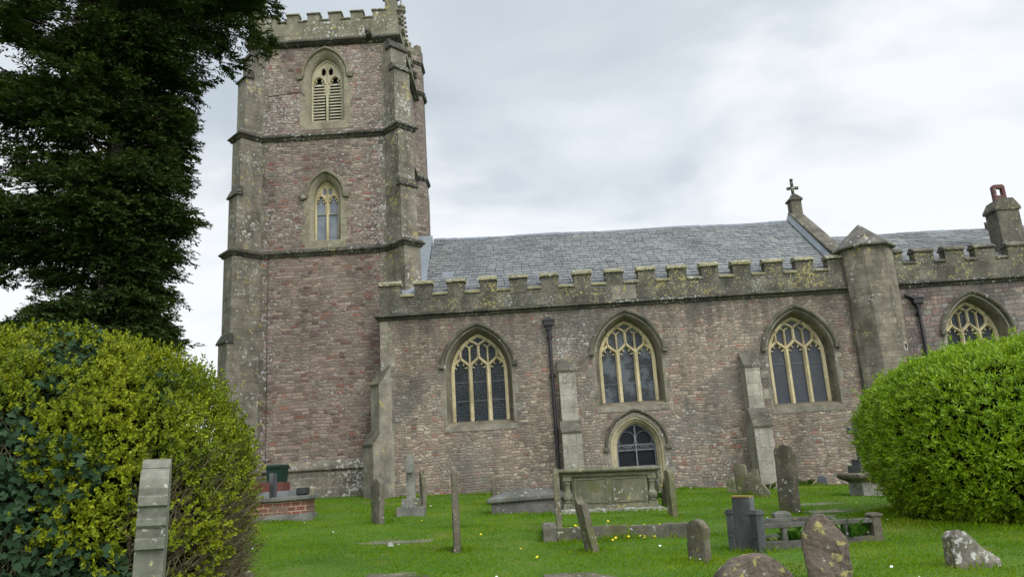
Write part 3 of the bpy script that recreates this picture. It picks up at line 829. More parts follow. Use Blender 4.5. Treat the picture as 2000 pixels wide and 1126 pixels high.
# ---- rood stair turret between nave and chancel
TX, TY, TR = 11.66, 0.12, 0.88
def octo(cx, cy, r, rot=PI / 8): return [(cx + r * math.cos(rot + i * PI / 4), cy + r * math.sin(rot + i * PI / 4)) for i in range(8)]
tb = MB(); tb.loft([[(x, y, z) for x, y in octo(TX, TY, r)] for z, r in ((-1.8, TR + 0.10), (0.2, TR + 0.10), (0.35, TR + 0.02), (6.62, TR))])
M['turret'] = mat('turret_stone', f_stone, cols=[(0.10, 0.088, 0.068), (0.165, 0.145, 0.112), (0.235, 0.21, 0.165)], white=0.15, yellow=0.3, joints=(0.42, 0.21), stain=0.8)
tur = tb.build('stair_turret', M['turret'], church)
tur['label'] = 'octagonal stair turret with conical stone cap'
cb = MB(); cb.loft([[(x, y, z) for x, y in octo(TX, TY, r)] for z, r in ((6.58, TR + 0.04), (6.62, TR + 0.15), (6.68, TR + 0.15), (7.50, 0.10), (7.56, 0.03))])
cb.build('turret_cap', mat('turret_cap_stone', f_stone, cols=[(0.07, 0.065, 0.055), (0.11, 0.10, 0.085), (0.15, 0.14, 0.12)], white=0.8, yellow=0.2, scale=7), tur, bevel=0.015)
# small trefoil vent as a pale block, dark discs painting the shade of its holes, on the south-east face of the turret
vb = MB(); vb.box(-0.16, 0.16, -0.012, 0.05, -0.15, 0.15)
vo = vb.build('trefoil_vent', M['butt_n'], tur, bevel=0.006, loc=(TX + 0.5745, TY - 0.5745, 3.28), rot=(0, 0, PI / 4))
vb = MB()
for dx, dz in ((-0.045, 0.03), (0.045, 0.03), (0.0, -0.045)): vb.prism_y([(dx + 0.04 * math.cos(k * PI / 6), dz + 0.04 * math.sin(k * PI / 6)) for k in range(12)], -0.017, -0.005)
vb.build('vent_hole_discs', M['g_dk'], tur, loc=(TX + 0.5745, TY - 0.5745, 3.28), rot=(0, 0, PI / 4))
# ---- chancel
CE = 21.0
win4, h4 = three_light(14.88, 2.1, 3.74, 0.0, M['g_st'], outer=(1.03, 1.13), inner=(0.89, 1.0), hood_dim=(1.17, 1.27), label='three-light window of the chancel behind the clipped green shrub')
win5, h5 = three_light(18.9, 2.1, 3.74, 0.0, M['g_st'], outer=(1.03, 1.13), inner=(0.89, 1.0), hood_dim=(1.17, 1.27), label='three-light chancel window outside the picture to the east') if False else (None, None)
wb = MB(); face_with_holes(wb, [(12.3, -1.8), (CE, -1.8), (CE, 5.35), (12.3, 5.35)], [h4], 0.0)
wb.add([(CE, 0, -1.8), (CE, 0, 5.35), (CE, 8, 5.35), (CE, 8, -1.8), (11.3, 8, 5.35), (11.3, 8, -1.8)], [(0, 1, 2, 3), (3, 2, 4, 5)])
chan = wb.build('chancel_wall', M['rub_chan'], church)
CM = [(12.44, 12.86), (13.26, 13.89), (14.27, 14.91), (15.28, 15.93), (16.36, 16.97), (17.4, 18.0), (18.43, 19.03), (19.46, 20.06), (20.5, CE)]
parapet(CM, 12.40, CE, 5.42, 6.05, 6.44, parent=chan, capm='coping_dk')
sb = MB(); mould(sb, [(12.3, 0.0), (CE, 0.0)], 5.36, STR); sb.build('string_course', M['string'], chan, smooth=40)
roof('chancel_roof', 11.30, CE - 0.1, 0.31, 6.14, RY, 8.30, 8.26, row=0.25, wid=0.36)
# chimney stack with a square-holed terracotta top
kb = MB(); kb.box(16.72, 17.50, 0.62, 1.30, 5.9, 7.95)
kb.prism_y([(16.66, 7.93), (17.56, 7.93), (17.56, 8.03), (17.36, 8.36), (16.86, 8.36), (16.66, 8.03)], 0.58, 1.34)
kb.box(16.60, 17.62, 0.80, 0.90, 7.92, 7.965)
kb.box(16.66, 17.62, 0.55, 1.36, 5.9, 6.62)
chim = kb.build('chimney', M['coping_dk'], church, bevel=0.015, worn=0.012)
pb = MB(); pbx = 17.10
for dx in (-0.16, 0.16): pb.box(pbx + dx - 0.055, pbx + dx + 0.055, 0.82, 0.98, 8.30, 8.86)
pb.box(pbx - 0.212, pbx + 0.212, 0.822, 0.978, 8.29, 8.54); pb.prism_y([(pbx - 0.215, 8.80), (pbx + 0.215, 8.80), (pbx + 0.21, 8.88), (pbx + 0.15, 8.94), (pbx - 0.15, 8.94), (pbx - 0.21, 8.88)], 0.821, 0.979)
pb.build('chimney_pot', M['terra'], chim, bevel=0.012)
eb = MB(); eb.prism_x([(0.32, 6.2), (1.4, 6.5), (RY, 8.55), (RY, 6.0)], 18.4, 18.75); eb.build('gable_coping', M['coping_dk'], chan)

# ---- tower
TCX, TA, TYF = -6.85, 2.75, 1.20
TCY = TYF + TA
S1, S2, S3 = 8.12, 12.60, 16.42
def tower_window_lights(cx, sill, spring, y0, hi, ri, outer, hood_dim, louvre, name):
    mb = MB(); ho, ro = outer
    reveal(mb, cx, spring, [(ho, ro, sill - 0.10, y0 - 0.002), (ho - 0.04, ro - 0.05, sill - 0.10, y0 + 0.04), (ho - 0.10, ro - 0.13, sill - 0.06, y0 + 0.12), (ho - 0.12, ro - 0.16, sill - 0.05, y0 + 0.16), (hi, ri, sill, y0 + 0.28), (hi, ri, sill, y0 + 0.55)])
    w = mb.build(name, M['jamb_t'], church, smooth=35)
    jb = MB(); quoins(jb, cx, sill - 0.1, spring, ho, ro, y0, 0.20, 0.32); jb.box(cx - ho - 0.18, cx + ho + 0.18, y0 - 0.012, y0 + 0.05, sill - 0.42, sill - 0.105); jb.build('jamb_stones', M['jamb_t'], w, bevel=0.006)
    hood(w, M['hood_t'], cx, spring + 0.05, hood_dim[0], hood_dim[1], y0, 0.12, 0.11, 'diamond')
    tb = MB(); yf, ym, yb = y0 + 0.26, y0 + 0.30, y0 + 0.40
    lw = hi / 2
    fr = [(cx + hi - 0.03, sill)] + [(cx + (x - cx) * (hi - 0.03) / hi, spring + (z - spring) * (ri - 0.03) / ri) for x, z in arch(cx, spring, hi, ri, 12)] + [(cx - hi + 0.03, sill)]
    # head plate with cut lights: two cusped light heads and two small top lights
    zl = spring - 0.12 * ri
    rl = lw * 0.66
    heads = []
    for sg in (-1, 1):
        c = cx + sg * (lw + 0.005)
        heads.append([(c - rl, zl - 0.55), (c + rl, zl - 0.55)] + [(x, z) for x, z in arch(c, zl - 0.03, rl, rl * 1.45, 8)])
    tops = []
    for sg in (-1, 1):
        c = cx + sg * hi * 0.23; r = hi * 0.145; z0 = spring + ri * 0.30; z1 = spring + ri * 0.60
        tops.append([(c - r, z0 + 0.03), (c, z0 - 0.05), (c + r, z0 + 0.03), (c + r, z1 - 0.05), (c + r * 0.45, z1 - 0.01), (c, z1 + 0.08), (c - r * 0.45, z1 - 0.01), (c - r, z1 - 0.05)])
    zb = zl - 0.50
    o = [(cx - hi + 0.01, zb), (cx + hi - 0.01, zb)] + arch(cx, spring, hi - 0.01, ri - 0.01, 12)
    for h in heads:
        for i in (0, 1): h[i] = (h[i][0], zb + 0.012)
    face_with_holes(tb, o, heads + tops, ym + 0.01)
    tb.loft([[(x, ym + 0.01, z) for x, z in o], [(x, yb, z) for x, z in o]], True, False, False)
    for h in heads + tops: tb.loft([[(x, ym + 0.01, z) for x, z in h], [(x, yb, z) for x, z in h]], True, False, False)
    tb.ribbon(fr, 0.09, yb + 0.01, ym, yf)
    tb.ribbon([(cx, sill - 0.01), (cx, zl - 0.2), (cx, zl)], 0.10, yb + 0.01, ym, yf)
    for sg in (-1, 1):
        tb.ribbon([(cx + sg * (x - cx) if False else x, z) for x, z in arch(cx + sg * (lw + 0.005), zl - 0.03, rl + 0.03, rl * 1.45 + 0.04, 8)], 0.06, yb, ym, yf + 0.01)
        for (fx, fz, dx, dz) in ((1.0, 0.02, -0.07, -0.05), (0.72, 0.14, -0.05, -0.08)):
            for q in (-1, 1):
                x0, z0 = cx + sg * (lw + 0.005) + q * rl * fx, zl + fz
                tb.ribbon([(x0, z0), (x0 + q * dx * 0.6, z0 + dz * 0.4), (x0 + q * dx, z0 + dz)], 0.045, yb - 0.03, ym, yf + 0.03)
    tb.ribbon([(cx, zl), (cx, spring + ri * 0.3), (cx, spring + ri * 0.72)], 0.05, yb, ym, yf + 0.005)
    tb.build('tracery', M['tracery_t'] if louvre else M['tracery'], w, smooth=30)
    if louvre:
        vb = MB()
        n = 13
        for sg in (-1, 1):
            c = cx + sg * (lw + 0.005)
            for i in range(n):
                z = sill + 0.02 + i * (zl - 0.02 - sill) / n
                vb.prism_x([(yf + 0.02, z), (yf + 0.02, z + 0.035), (yf + 0.20, z + 0.175), (yf + 0.20, z + 0.14)], c - rl - 0.02, c + rl + 0.02)
        vb.build('louvre', M['louvre'], w)
        gb = MB(); gb.prism_y(opening(cx, sill, spring, hi - 0.01, ri - 0.01), y0 + 0.50, y0 + 0.53); gb.build('shade_backing', M['g_dk'], w)  # near-black backing sheet stands in for the unlit belfry behind the slats
    else:
        gb = MB(); gb.prism_y(opening(cx, sill, spring, hi - 0.01, ri - 0.01), y0 + 0.36, y0 + 0.39); gb.build('glass', M['g_pa'], w)
    return w, opening(cx, sill - 0.10, spring, ho, ro)


bw, hu = tower_window_lights(-6.79, 13.30, 15.02, TYF, 0.60, 0.86, (0.72, 1.12), (0.86, 1.16), True, 'belfry_window')
lw_, hl = tower_window_lights(-6.79, 8.66, 10.22, TYF, 0.46, 0.70, (0.56, 0.88), (0.68, 0.92), False, 'tower_window')
bw['label'] = 'pointed belfry opening with pale stone louvres'
lw_['label'] = 'narrow two-light tower window with pale leaded glass'
wb = MB(); x0, x1, y0, y1 = TCX - TA, TCX + TA, TYF, TYF + 2 * TA
face_with_holes(wb, [(x0, -0.9), (x1, -0.9), (x1, S3), (x0, S3)], [hu, hl], y0)
wb.add([(x0, y0, -0.9), (x0, y0, S3), (x0, y1, S3), (x0, y1, -0.9), (x1, y1, S3), (x1, y1, -0.9), (x1, y0, S3), (x1, y0, -0.9)], [(0, 1, 2, 3), (3, 2, 4, 5), (5, 4, 6, 7), (1, 6, 4, 2)])
tower = wb.build('tower_wall', M['rub_tower'], church)
BW = 0.70
PST = [(-0.9, 4.92, 0.80), (4.92, S1, 0.70), (S1, 10.28, 0.58), (10.28, S2, 0.50), (S2, 14.95, 0.36), (14.95, 15.9, 0.18)]


def corner_geo(sx, sy):
    c = (TCX + sx * TA, TCY + sy * TA); d = (sx * 0.7071, sy * 0.7071); t = (-d[1], d[0])
    return c, d, t


def tower_buttress(sx, sy):
    (cx, cy), d, t = corner_geo(sx, sy); b = MB(); cps = []
    def ring(p, z, w=BW / 2, back=-0.62):
        return [(cx + d[0] * a + t[0] * q, cy + d[1] * a + t[1] * q, z) for a, q in ((back, -w), (p, -w), (p, w), (back, w))]
    rings = []
    for i, (z0, z1, p) in enumerate(PST):
        nxt = PST[i + 1][2] if i + 1 < len(PST) else 0.0
        rise = 0.30 if i + 1 < len(PST) else 0.4
        b.loft([ring(p, z0 + (0.0 if i == 0 else 0.0)), ring(p, z1)])
        b.loft([ring(p - 0.002, z1 - 0.001, BW / 2 - 0.002), ring(nxt, z1 + rise, BW / 2 - 0.002)])
        if z1 not in (S1, S2):
            cp = MB(); cps.append(cp)
            cp.loft([ring(p + 0.07, z1 - 0.02, BW / 2 + 0.06, nxt - 0.12), ring(p + 0.075, z1 + 0.035, BW / 2 + 0.06, nxt - 0.12), ring(nxt + 0.02, z1 + rise + 0.03, BW / 2 + 0.02, nxt - 0.12)])
    o = b.build('buttress', M['butt_t'], tower, bevel=0.01)
    for cp in cps: cp.build('buttress_weathering', M['string'], tower, bevel=0.01)
    return o


for sx, sy in ((-1, -1), (1, -1), (-1, 1)): tower_buttress(sx, sy)


def tower_plan(p, ne=True):
    pts = []
    for sx, sy in ((-1, -1), (1, -1), (1, 1), (-1, 1)):
        c, d, t = corner_geo(sx, sy); w = BW / 2; j = BW * 0.7071
        if p > 0 and not (sx == 1 and sy == 1):
            if (sx, sy) == (-1, -1): a, b = (c[0], c[1] + j), (c[0] + j, c[1])
            elif (sx, sy) == (1, -1): a, b = (c[0] - j, c[1]), (c[0], c[1] + j)
            else: a, b = (c[0] + j, c[1]), (c[0], c[1] - j)
            o1 = (c[0] + d[0] * p - t[0] * w, c[1] + d[1] * p - t[1] * w); o2 = (c[0] + d[0] * p + t[0] * w, c[1] + d[1] * p + t[1] * w)
            pts += [a, o1, o2, b]
        else: pts.append(c)
    return pts


TSTR = [(-0.04, 0.16), (0.02, 0.16), (0.14, 0.05), (0.145, 0.0), (0.07, -0.06), (0.05, -0.12), (-0.04, -0.13)]
for pl, zz in ((0.70, S1), (0.50, S2)):
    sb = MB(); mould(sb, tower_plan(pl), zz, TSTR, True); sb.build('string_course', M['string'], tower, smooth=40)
sb = MB()
mould(sb, tower_plan(0.0), S3, [(-0.04, 0.20), (0.10, 0.20), (0.22, 0.08), (0.225, 0.03), (0.12, -0.04), (0.06, -0.10), (-0.04, -0.11)], True)
sb.build('string_course', M['string'], tower, smooth=40)
pb = MB()
mould(pb, tower_plan(0.82), 0.62, [(-0.03, 0.26), (0.02, 0.26), (0.05, 0.22), (0.10, 0.16), (0.20, 0.02), (0.21, -0.06), (0.13, -0.12), (0.13, -1.2), (-0.03, -1.2)], True)
mould(pb, tower_plan(0.82), -0.02, [(0.10, 0.08), (0.16, 0.08), (0.28, -0.04), (0.28, -0.9), (0.10, -0.9)], True)
pb.build('plinth', M['butt_t'], tower, smooth=40)
# quoined return along the south face: pale lichened stones by the buttress are in the wall material
pb = MB(); cp = MB()
e = TA + 0.085; zl, zc, zm = S3 + 0.17, 17.36, 17.66
tm = [(-9.62, -9.30), (-9.06, -8.62), (-8.26, -7.80), (-7.46, -6.99), (-6.64, -6.16), (-5.79, -5.32), (-4.95, -4.44)]
TP = MB()
cxs = TCX; px0, px1 = TCX - e, TCX + e; py0, py1 = TCY - e, TCY + e
TP.box(px0, px1, py0, py0 + 0.30, zl, zc); TP.box(px0, px1, py1 - 0.30, py1, zl, zc)
TP.box(px0 + 0.001, px0 + 0.30, py0 + 0.30, py1 - 0.30, zl, zc); TP.box(px1 - 0.30, px1 - 0.001, py0 + 0.30, py1 - 0.30, zl, zc)
def tcap(a, b, z, axis, c0, h=0.10):
    prof = [(-0.05, 0), (-0.055, 0.05), (0.04, h), (0.26, h), (0.35, 0.05), (0.35, 0)]
    if axis == 'S': cp.loft([[(x, c0 + o, z + dz) for o, dz in prof] for x in (a, b)])
    elif axis == 'N': cp.loft([[(x, c0 - o, z + dz) for o, dz in prof] for x in (a, b)])
    elif axis == 'E': cp.loft([[(c0 - o, y, z + dz) for o, dz in prof] for y in (a, b)])
    else: cp.loft([[(c0 + o, y, z + dz) for o, dz in prof] for y in (a, b)])
mid = [(a - TCX, b - TCX) for a, b in tm]
for ax in 'SNEW':
    for i, (a, b) in enumerate(mid):
        if ax in 'SN':
            yy = (py0, py0 + 0.30) if ax == 'S' else (py1 - 0.30, py1)
            TP.box(TCX + a, TCX + b, yy[0] + 0.002, yy[1] - 0.002, zc - 0.001, zm); tcap(TCX + a - 0.03, TCX + b + 0.03, zm + 0.004, ax, yy[0] if ax == 'S' else yy[1])
        else:
            xx = (px1 - 0.30, px1) if ax == 'E' else (px0, px0 + 0.30)
            TP.box(xx[0] + 0.002, xx[1] - 0.002, TCY + a, TCY + b, zc - 0.001, zm); tcap(TCY + a - 0.03, TCY + b + 0.03, zm + 0.004, ax, xx[1] if ax == 'E' else xx[0])
    for (a, b), (c, d) in zip(mid[:-1], mid[1:]):
        if ax in 'SN': tcap(TCX + b, TCX + c, zc + 0.002, ax, py0 if ax == 'S' else py1, 0.07)
        else: tcap(TCY + b, TCY + c, zc + 0.002, ax, px1 if ax == 'E' else px0, 0.07)
tpar = TP.build('parapet', M['parapet_t'], tower, bevel=0.008)
cp.build('parapet_coping', M['parapet_t'], tower, bevel=0.006)
rb = MB(); rb.box(px0 + 0.28, px1 - 0.28, py0 + 0.28, py1 - 0.28, S3 - 0.1, S3 + 0.3); rb.build('tower_roof', M['lead'], church)


def pinnacle(cx, cy, z0, h, s, top=0.9):
    b = MB(); b.box(cx - s, cx + s, cy - s, cy + s, z0, z0 + h)
    b.loft([[(cx + k * a, cy + k * c, z) for a, c in ((-1, -1), (1, -1), (1, 1), (-1, 1))] for k, z in ((s + 0.05, z0 + h), (s + 0.05, z0 + h + 0.06), (s * 0.8, z0 + h + 0.10), (0.03, z0 + h + top))])
    for lev in range(4):
        z = z0 + h + 0.18 + lev * top * 0.2; k = s * 0.8 * (1 - (z - z0 - h) / top)
        for a in range(4):
            x, y = cx + math.cos(a * PI / 2 + PI / 4) * k * 1.45, cy + math.sin(a * PI / 2 + PI / 4) * k * 1.45; b.box(x - 0.05, x + 0.05, y - 0.05, y + 0.05, z, z + 0.09)
    for sg in (-1, 1): b.box(cx + sg * (s + 0.05) - 0.06, cx + sg * (s + 0.05) + 0.06, cy - 0.08, cy + 0.08, z0 + h - 0.12, z0 + h + 0.02)
    return b.build('pinnacle', M['parapet_t'], tower, bevel=0.015, worn=0.01)


pinnacle(px1 - 0.23, py0 + 0.23, zl, 1.75, 0.215)
pinnacle(px0 + 0.23, py0 + 0.23, zl, 1.75, 0.215)
pinnacle(px0 + 0.23, py1 - 0.23, zl, 1.75, 0.215)


def gargoyle(x, y, z, rz=0.0, tilt=0.1):
    """crouching beast thrust out from the wall: haunches, neck, jaws, ears"""
    b = MB()
    pts = [(0, 0.12, -0.02), (0, -0.05, 0.0), (0, -0.20, 0.04), (0, -0.33, 0.07), (0, -0.43, 0.05), (0, -0.50, 0.0)]
    b.tube(pts, [0.15, 0.15, 0.115, 0.10, 0.115, 0.06], 8)
    for sg in (-1, 1):
        b.tube([(sg * 0.10, -0.02, 0.02), (sg * 0.15, -0.16, -0.06), (sg * 0.12, -0.25, -0.13)], [0.07, 0.06, 0.035], 6)
        b.loft([[(sg * 0.06 + dx, -0.36 + dy, 0.13 + dz) for dx, dy in ((-0.03, -0.02), (0.03, -0.02), (0.03, 0.03), (-0.03, 0.03))] for dz in (0,)] + [[(sg * 0.09 + dx * 0.2, -0.33 + dy * 0.2, 0.25) for dx, dy in ((-0.03, -0.02), (0.03, -0.02), (0.03, 0.03), (-0.03, 0.03))]])
    b.tube([(0, -0.40, -0.02), (0, -0.50, -0.09)], [0.06, 0.035], 6)
    return b.build('gargoyle', M['string'], tower, smooth=50, worn=0.012, wsc=9, loc=(x, y, z), rot=(tilt, 0, rz))


gargoyle(-8.72, TYF - 0.06, S3 + 0.10)
gargoyle(-5.06, TYF - 0.06, S3 + 0.10)
# dressed blocks toothing the buttresses into the south face
for sg in (-1, 1):
    xe = TCX + sg * (TA - BW * 0.7071 + 0.02)
    for za, zz in ((0.95, S1 - 0.25), (S1 + 0.25, S2 - 0.25), (S2 + 0.25, 16.2)):
        qb = MB(); z = za; k = 0
        while z < zz - 0.1:
            hh = min(rnd.uniform(0.26, 0.40), zz - z); w = (0.25 if k % 2 else 0.09) * rnd.uniform(0.7, 1.3); a, c = xe, xe - sg * w
            qb.box(min(a, c), max(a, c), TYF - rnd.uniform(0.004, 0.014), TYF + 0.05, z + 0.005, z + hh - 0.005)
            z += hh; k += 1
        qb.build('corner_stones', M['butt_t'], tower, bevel=0.008)
# lightning cable on the west part of the face
kb = MB(); kb.tube([(-8.80, TYF - 0.025, -0.2), (-8.83, TYF - 0.025, 6.0), (-8.82, TYF - 0.025, 8.0)], 0.008, 5)
kb.build('conductor_cable', M['iron'], tower); kb = MB(); kb.tube([(-8.96, TYF - 0.02, 14.35), (-8.2, TYF - 0.02, 14.42), (-7.72, TYF - 0.02, 14.45), (-7.55, TYF - 0.02, 14.28)], 0.011, 5)
kb.build('conductor_cable', M['iron'], tower)

# north-east stair turret of the tower with crocketed spirelet
NX, NY, NR = -4.66, TCY + TA + 0.05, 1.02
tb = MB(); tb.loft([[(x, y, z) for x, y in octo(NX, NY, r)] for z, r in ((-0.8, NR + 0.05), (S1 + 4.0, NR + 0.03), (S1 + 4.3, NR), (18.75, NR - 0.06))])
st = tb.build('tower_stair_turret', mat('stair_rubble', f_rubble, pal=[(0.20, 0.155, 0.13), (0.165, 0.13, 0.115), (0.23, 0.185, 0.15), (0.15, 0.115, 0.10), (0.19, 0.165, 0.135)], mortar=(0.19, 0.165, 0.135), h=0.13, w=0.3, white=0.3, mmix=1.6, stain=0.5), church)
sb = MB()
for z, r in ((12.72, NR + 0.02), (16.82, NR), (18.30, NR - 0.04)):
    sb = MB(); mould(sb, list(octo(NX, NY, r)), z, [(a * 0.6, b_ * 0.7) for a, b_ in TSTR], True); sb.build('string_course', M['string'], st, smooth=40)
cb = MB()
oc = octo(NX, NY, NR - 0.05)
for i in range(8):
    (ax, ay), (bx, by) = oc[i], oc[(i + 1) % 8]
    cxm, cym = (ax + bx) / 2, (ay + by) / 2
    for u0, u1, zt in ((0.0, 0.30, 19.22), (0.30, 0.70, 18.98), (0.70, 1.0, 19.22)):
        q = [(ax + (bx - ax) * u0, ay + (by - ay) * u0), (ax + (bx - ax) * u1, ay + (by - ay) * u1)]
        inn = [(NX + (x - NX) * 0.78, NY + (y - NY) * 0.78) for x, y in q]
        cb.prism_z([q[0], q[1], inn[1], inn[0]], 18.7, zt)
cb.build('turret_battlement', M['butt_t'], st)
sp = MB(); sp.loft([[(x, y, z) for x, y in octo(NX, NY, r)] for z, r in ((18.6, 0.42), (19.1, 0.34), (19.3, 0.26), (21.25, 0.11))])
for lev in range(8):
    z = 19.35 + lev * 0.23; r = 0.26 - 0.15 * (z - 19.3) / 1.95
    for a in range(4):
        x, y = NX + (r + 0.03) * math.cos(a * PI / 2 + PI / 8), NY + (r + 0.03) * math.sin(a * PI / 2 + PI / 8); sp.box(x - 0.055, x + 0.055, y - 0.055, y + 0.055, z, z + 0.09)
sp.lathe([(0.10, 21.2), (0.22, 21.28), (0.24, 21.36), (0.15, 21.42), (0.22, 21.5), (0.20, 21.58), (0.08, 21.66)], NX, NY, 8)
sp.build('spirelet', M['butt_t'], st, bevel=0.012)
vb = MB(); vb.tube([(NX, NY, 21.6), (NX, NY, 22.75)], 0.028, 6); vb.lathe([(0.02, 22.35), (0.075, 22.42), (0.02, 22.5)], NX, NY, 10)
vb.add([(NX - 0.22, NY, 22.62), (NX + 0.1, NY + 0.02, 22.56), (NX + 0.42, NY + 0.03, 22.74), (NX + 0.46, NY + 0.03, 22.92), (NX + 0.2, NY + 0.02, 22.8), (NX - 0.02, NY, 22.95), (NX - 0.12, NY, 22.86)], [(0, 1, 2, 3, 4, 5, 6)])
vb.build('weathervane', mat('gilded_vane', f_plain, col=(0.10, 0.08, 0.05), rough=0.5), st)
gargoyle(NX + 0.52, NY - 0.86, 17.40, rz=PI * 0.13)

# ------------------------------------------------------------------ gravestones and tombs
GS = {
    'brown': mat('brown_gravestone', f_stone, cols=[(0.075, 0.064, 0.045), (0.12, 0.105, 0.075), (0.165, 0.148, 0.11)], white=0.35, yellow=0.15, moss=0.45, stain=0.7, scale=14, bump=0.008),
    'mossy': mat('mossy_gravestone', f_stone, cols=[(0.10, 0.092, 0.058), (0.145, 0.135, 0.085), (0.19, 0.178, 0.12)], white=0.45, yellow=0.35, moss=0.6, stain=0.6, scale=14, bump=0.008),
    'grey': mat('grey_gravestone', f_stone, cols=[(0.10, 0.10, 0.088), (0.155, 0.152, 0.132), (0.21, 0.205, 0.18)], white=0.5, yellow=0.1, moss=0.25, stain=0.6, scale=14, bump=0.007),
    'lich': mat('lichened_gravestone', f_stone, cols=[(0.07, 0.055, 0.045), (0.115, 0.09, 0.07), (0.155, 0.13, 0.10)], white=0.55, yellow=0.75, moss=0.3, stain=0.85, scale=10, bump=0.03),
    'slate': mat('slate_gravestone', f_stone, cols=[(0.055, 0.058, 0.06), (0.08, 0.085, 0.086), (0.115, 0.12, 0.12)], white=0.0, yellow=0.0, moss=0.1, stain=0.8, scale=14, bump=0.004),
    'tomb': mat('olive_tomb_stone', f_stone, cols=[(0.10, 0.10, 0.062), (0.14, 0.138, 0.09), (0.185, 0.18, 0.125)], white=0.3, yellow=0.25, moss=0.4, stain=0.55, scale=12, bump=0.008),
    'slab': mat('dark_tomb_slab', f_stone, cols=[(0.075, 0.075, 0.066), (0.11, 0.108, 0.095), (0.15, 0.148, 0.13)], white=0.3, yellow=0.1, moss=0.2, stain=0.5, scale=11, bump=0.008),
    'kerb': mat('lichened_kerb_stone', f_stone, cols=[(0.06, 0.056, 0.042), (0.105, 0.098, 0.075), (0.16, 0.15, 0.12)], white=0.55, yellow=0.3, moss=0.5, stain=0.7, scale=8, bump=0.012),
    'worn': mat('pale_worn_rubble', f_stone, cols=[(0.15, 0.145, 0.12), (0.24, 0.232, 0.20), (0.32, 0.315, 0.285)], white=0.7, yellow=0.2, moss=0.3, stain=0.5, scale=12, bump=0.015),
    'worn2': mat('lichened_broken_stone', f_stone, cols=[(0.10, 0.09, 0.07), (0.165, 0.15, 0.12), (0.23, 0.215, 0.18)], white=0.7, yellow=0.35, moss=0.3, stain=0.7, scale=9, bump=0.012),
    'railing': mat('dark_railing_stone', f_stone, cols=[(0.055, 0.055, 0.045), (0.085, 0.084, 0.07), (0.12, 0.118, 0.10)], white=0.1, yellow=0.1, moss=0.35, stain=0.6, scale=12),
    'bright': mat('yellow_lichened_stone', f_stone, cols=[(0.17, 0.155, 0.09), (0.25, 0.235, 0.15), (0.30, 0.28, 0.19)], white=0.5, yellow=0.9, moss=0.2, stain=0.5, scale=12, bump=0.01),
    'black': mat('polished_black_granite', f_plain, col=(0.018, 0.019, 0.022), rough=0.4, var=0.2, scale=40),
    'red': mat('red_granite', f_plain, col=(0.12, 0.035, 0.03), rough=0.3, var=0.4, scale=45),
    'pale': mat('pale_granite', f_plain, col=(0.19, 0.20, 0.205), rough=0.55, var=0.25, scale=45),
}


def top_round(W, rise): return lambda u: rise * math.sqrt(max(1 - (2 * u / W) ** 2, 0)) - rise
def top_pt(W, rise, c=0.0): return lambda u: -rise * abs(u - c) / (W / 2 + abs(c))
def top_slant(W, a, b): return lambda u: -(a + (b - a) * (u / W + 0.5))
def top_shoulder(W, drop, frac): return lambda u: (0.0 if abs(u) < W * frac else -drop) - 0.35 * drop * min(1, (abs(u) / (W * frac)) ** 2 if abs(u) < W * frac else 0)
def top_bits(*pts):
    def f(u):
        for (a, b), (c, d) in zip(pts[:-1], pts[1:]):
            if a <= u <= c: return b + (d - b) * (u - a) / (c - a)
        return pts[0][1] if u < pts[0][0] else pts[-1][1]
    return f


def slab(name, x, y, H, W, T, yaw, top, mt, worn=0.012, lean=0.0, tip=0.0, nu=22, nz=26, taper=0.0, parent=None, loc=None):
    """an upright gravestone: W along its own x, T along its y, head line top(u) <= 0; rooted in the turf"""
    vs = {}; b = MB(); V = []; F = []
    root = -0.28
    def P(i, j, side):
        r = i / nu * 2 - 1; s = j / nz
        # crowd columns to the edges
        r = math.sin(r * PI / 2 * 0.94) / math.sin(PI / 2 * 0.94)
        u0 = r * W / 2; h = H + top(u0); z = root + (h - root) * s
        u = u0 * (1 + taper * (1 - s))
        ed = max(abs(r) ** 10, s ** 18)
        return (u, side * (T / 2) * (1 - 0.22 * ed), z)
    for side in (-1, 1):
        for j in range(nz + 1):
            for i in range(nu + 1): vs[(i, j, side)] = len(V); V.append(P(i, j, side))
    for side in (-1, 1):
        for j in range(nz):
            for i in range(nu): F.append((vs[i, j, side], vs[i + 1, j, side], vs[i + 1, j + 1, side], vs[i, j + 1, side]))
    per = [(i, 0) for i in range(nu)] + [(nu, j) for j in range(nz)] + [(i, nz) for i in range(nu, 0, -1)] + [(0, j) for j in range(nz, 0, -1)]
    n = len(per); mid = []
    for i, j in per:
        p = P(i, j, 0); mid.append(len(V)); V.append((p[0] * 1.0, 0, p[2]))
    for k in range(n):
        a, c = per[k], per[(k + 1) % n]
        F.append((vs[(*a, -1)], vs[(*c, -1)], mid[(k + 1) % n], mid[k])); F.append((mid[k], mid[(k + 1) % n], vs[(*c, 1)], vs[(*a, 1)]))
    b.add(V, F)
    if loc is None: loc = (x, y, G(x, y))
    o = b.build(name, GS[mt] if isinstance(mt, str) else mt, parent, smooth=24, worn=worn, wsc=5.0)
    o.matrix_world = Matrix.Translation(loc) @ Matrix.Rotation(math.radians(yaw), 4, 'Z') @ Matrix.Rotation(math.radians(lean), 4, 'Y') @ Matrix.Rotation(math.radians(tip), 4, 'X')
    return o


GG = 'gravestones standing on the lawn'
def grave(label, *a, group=GG, name='gravestone', cat='gravestone', **k):
    o = slab(name, *a, **k); tag(o, label, cat, group); return o


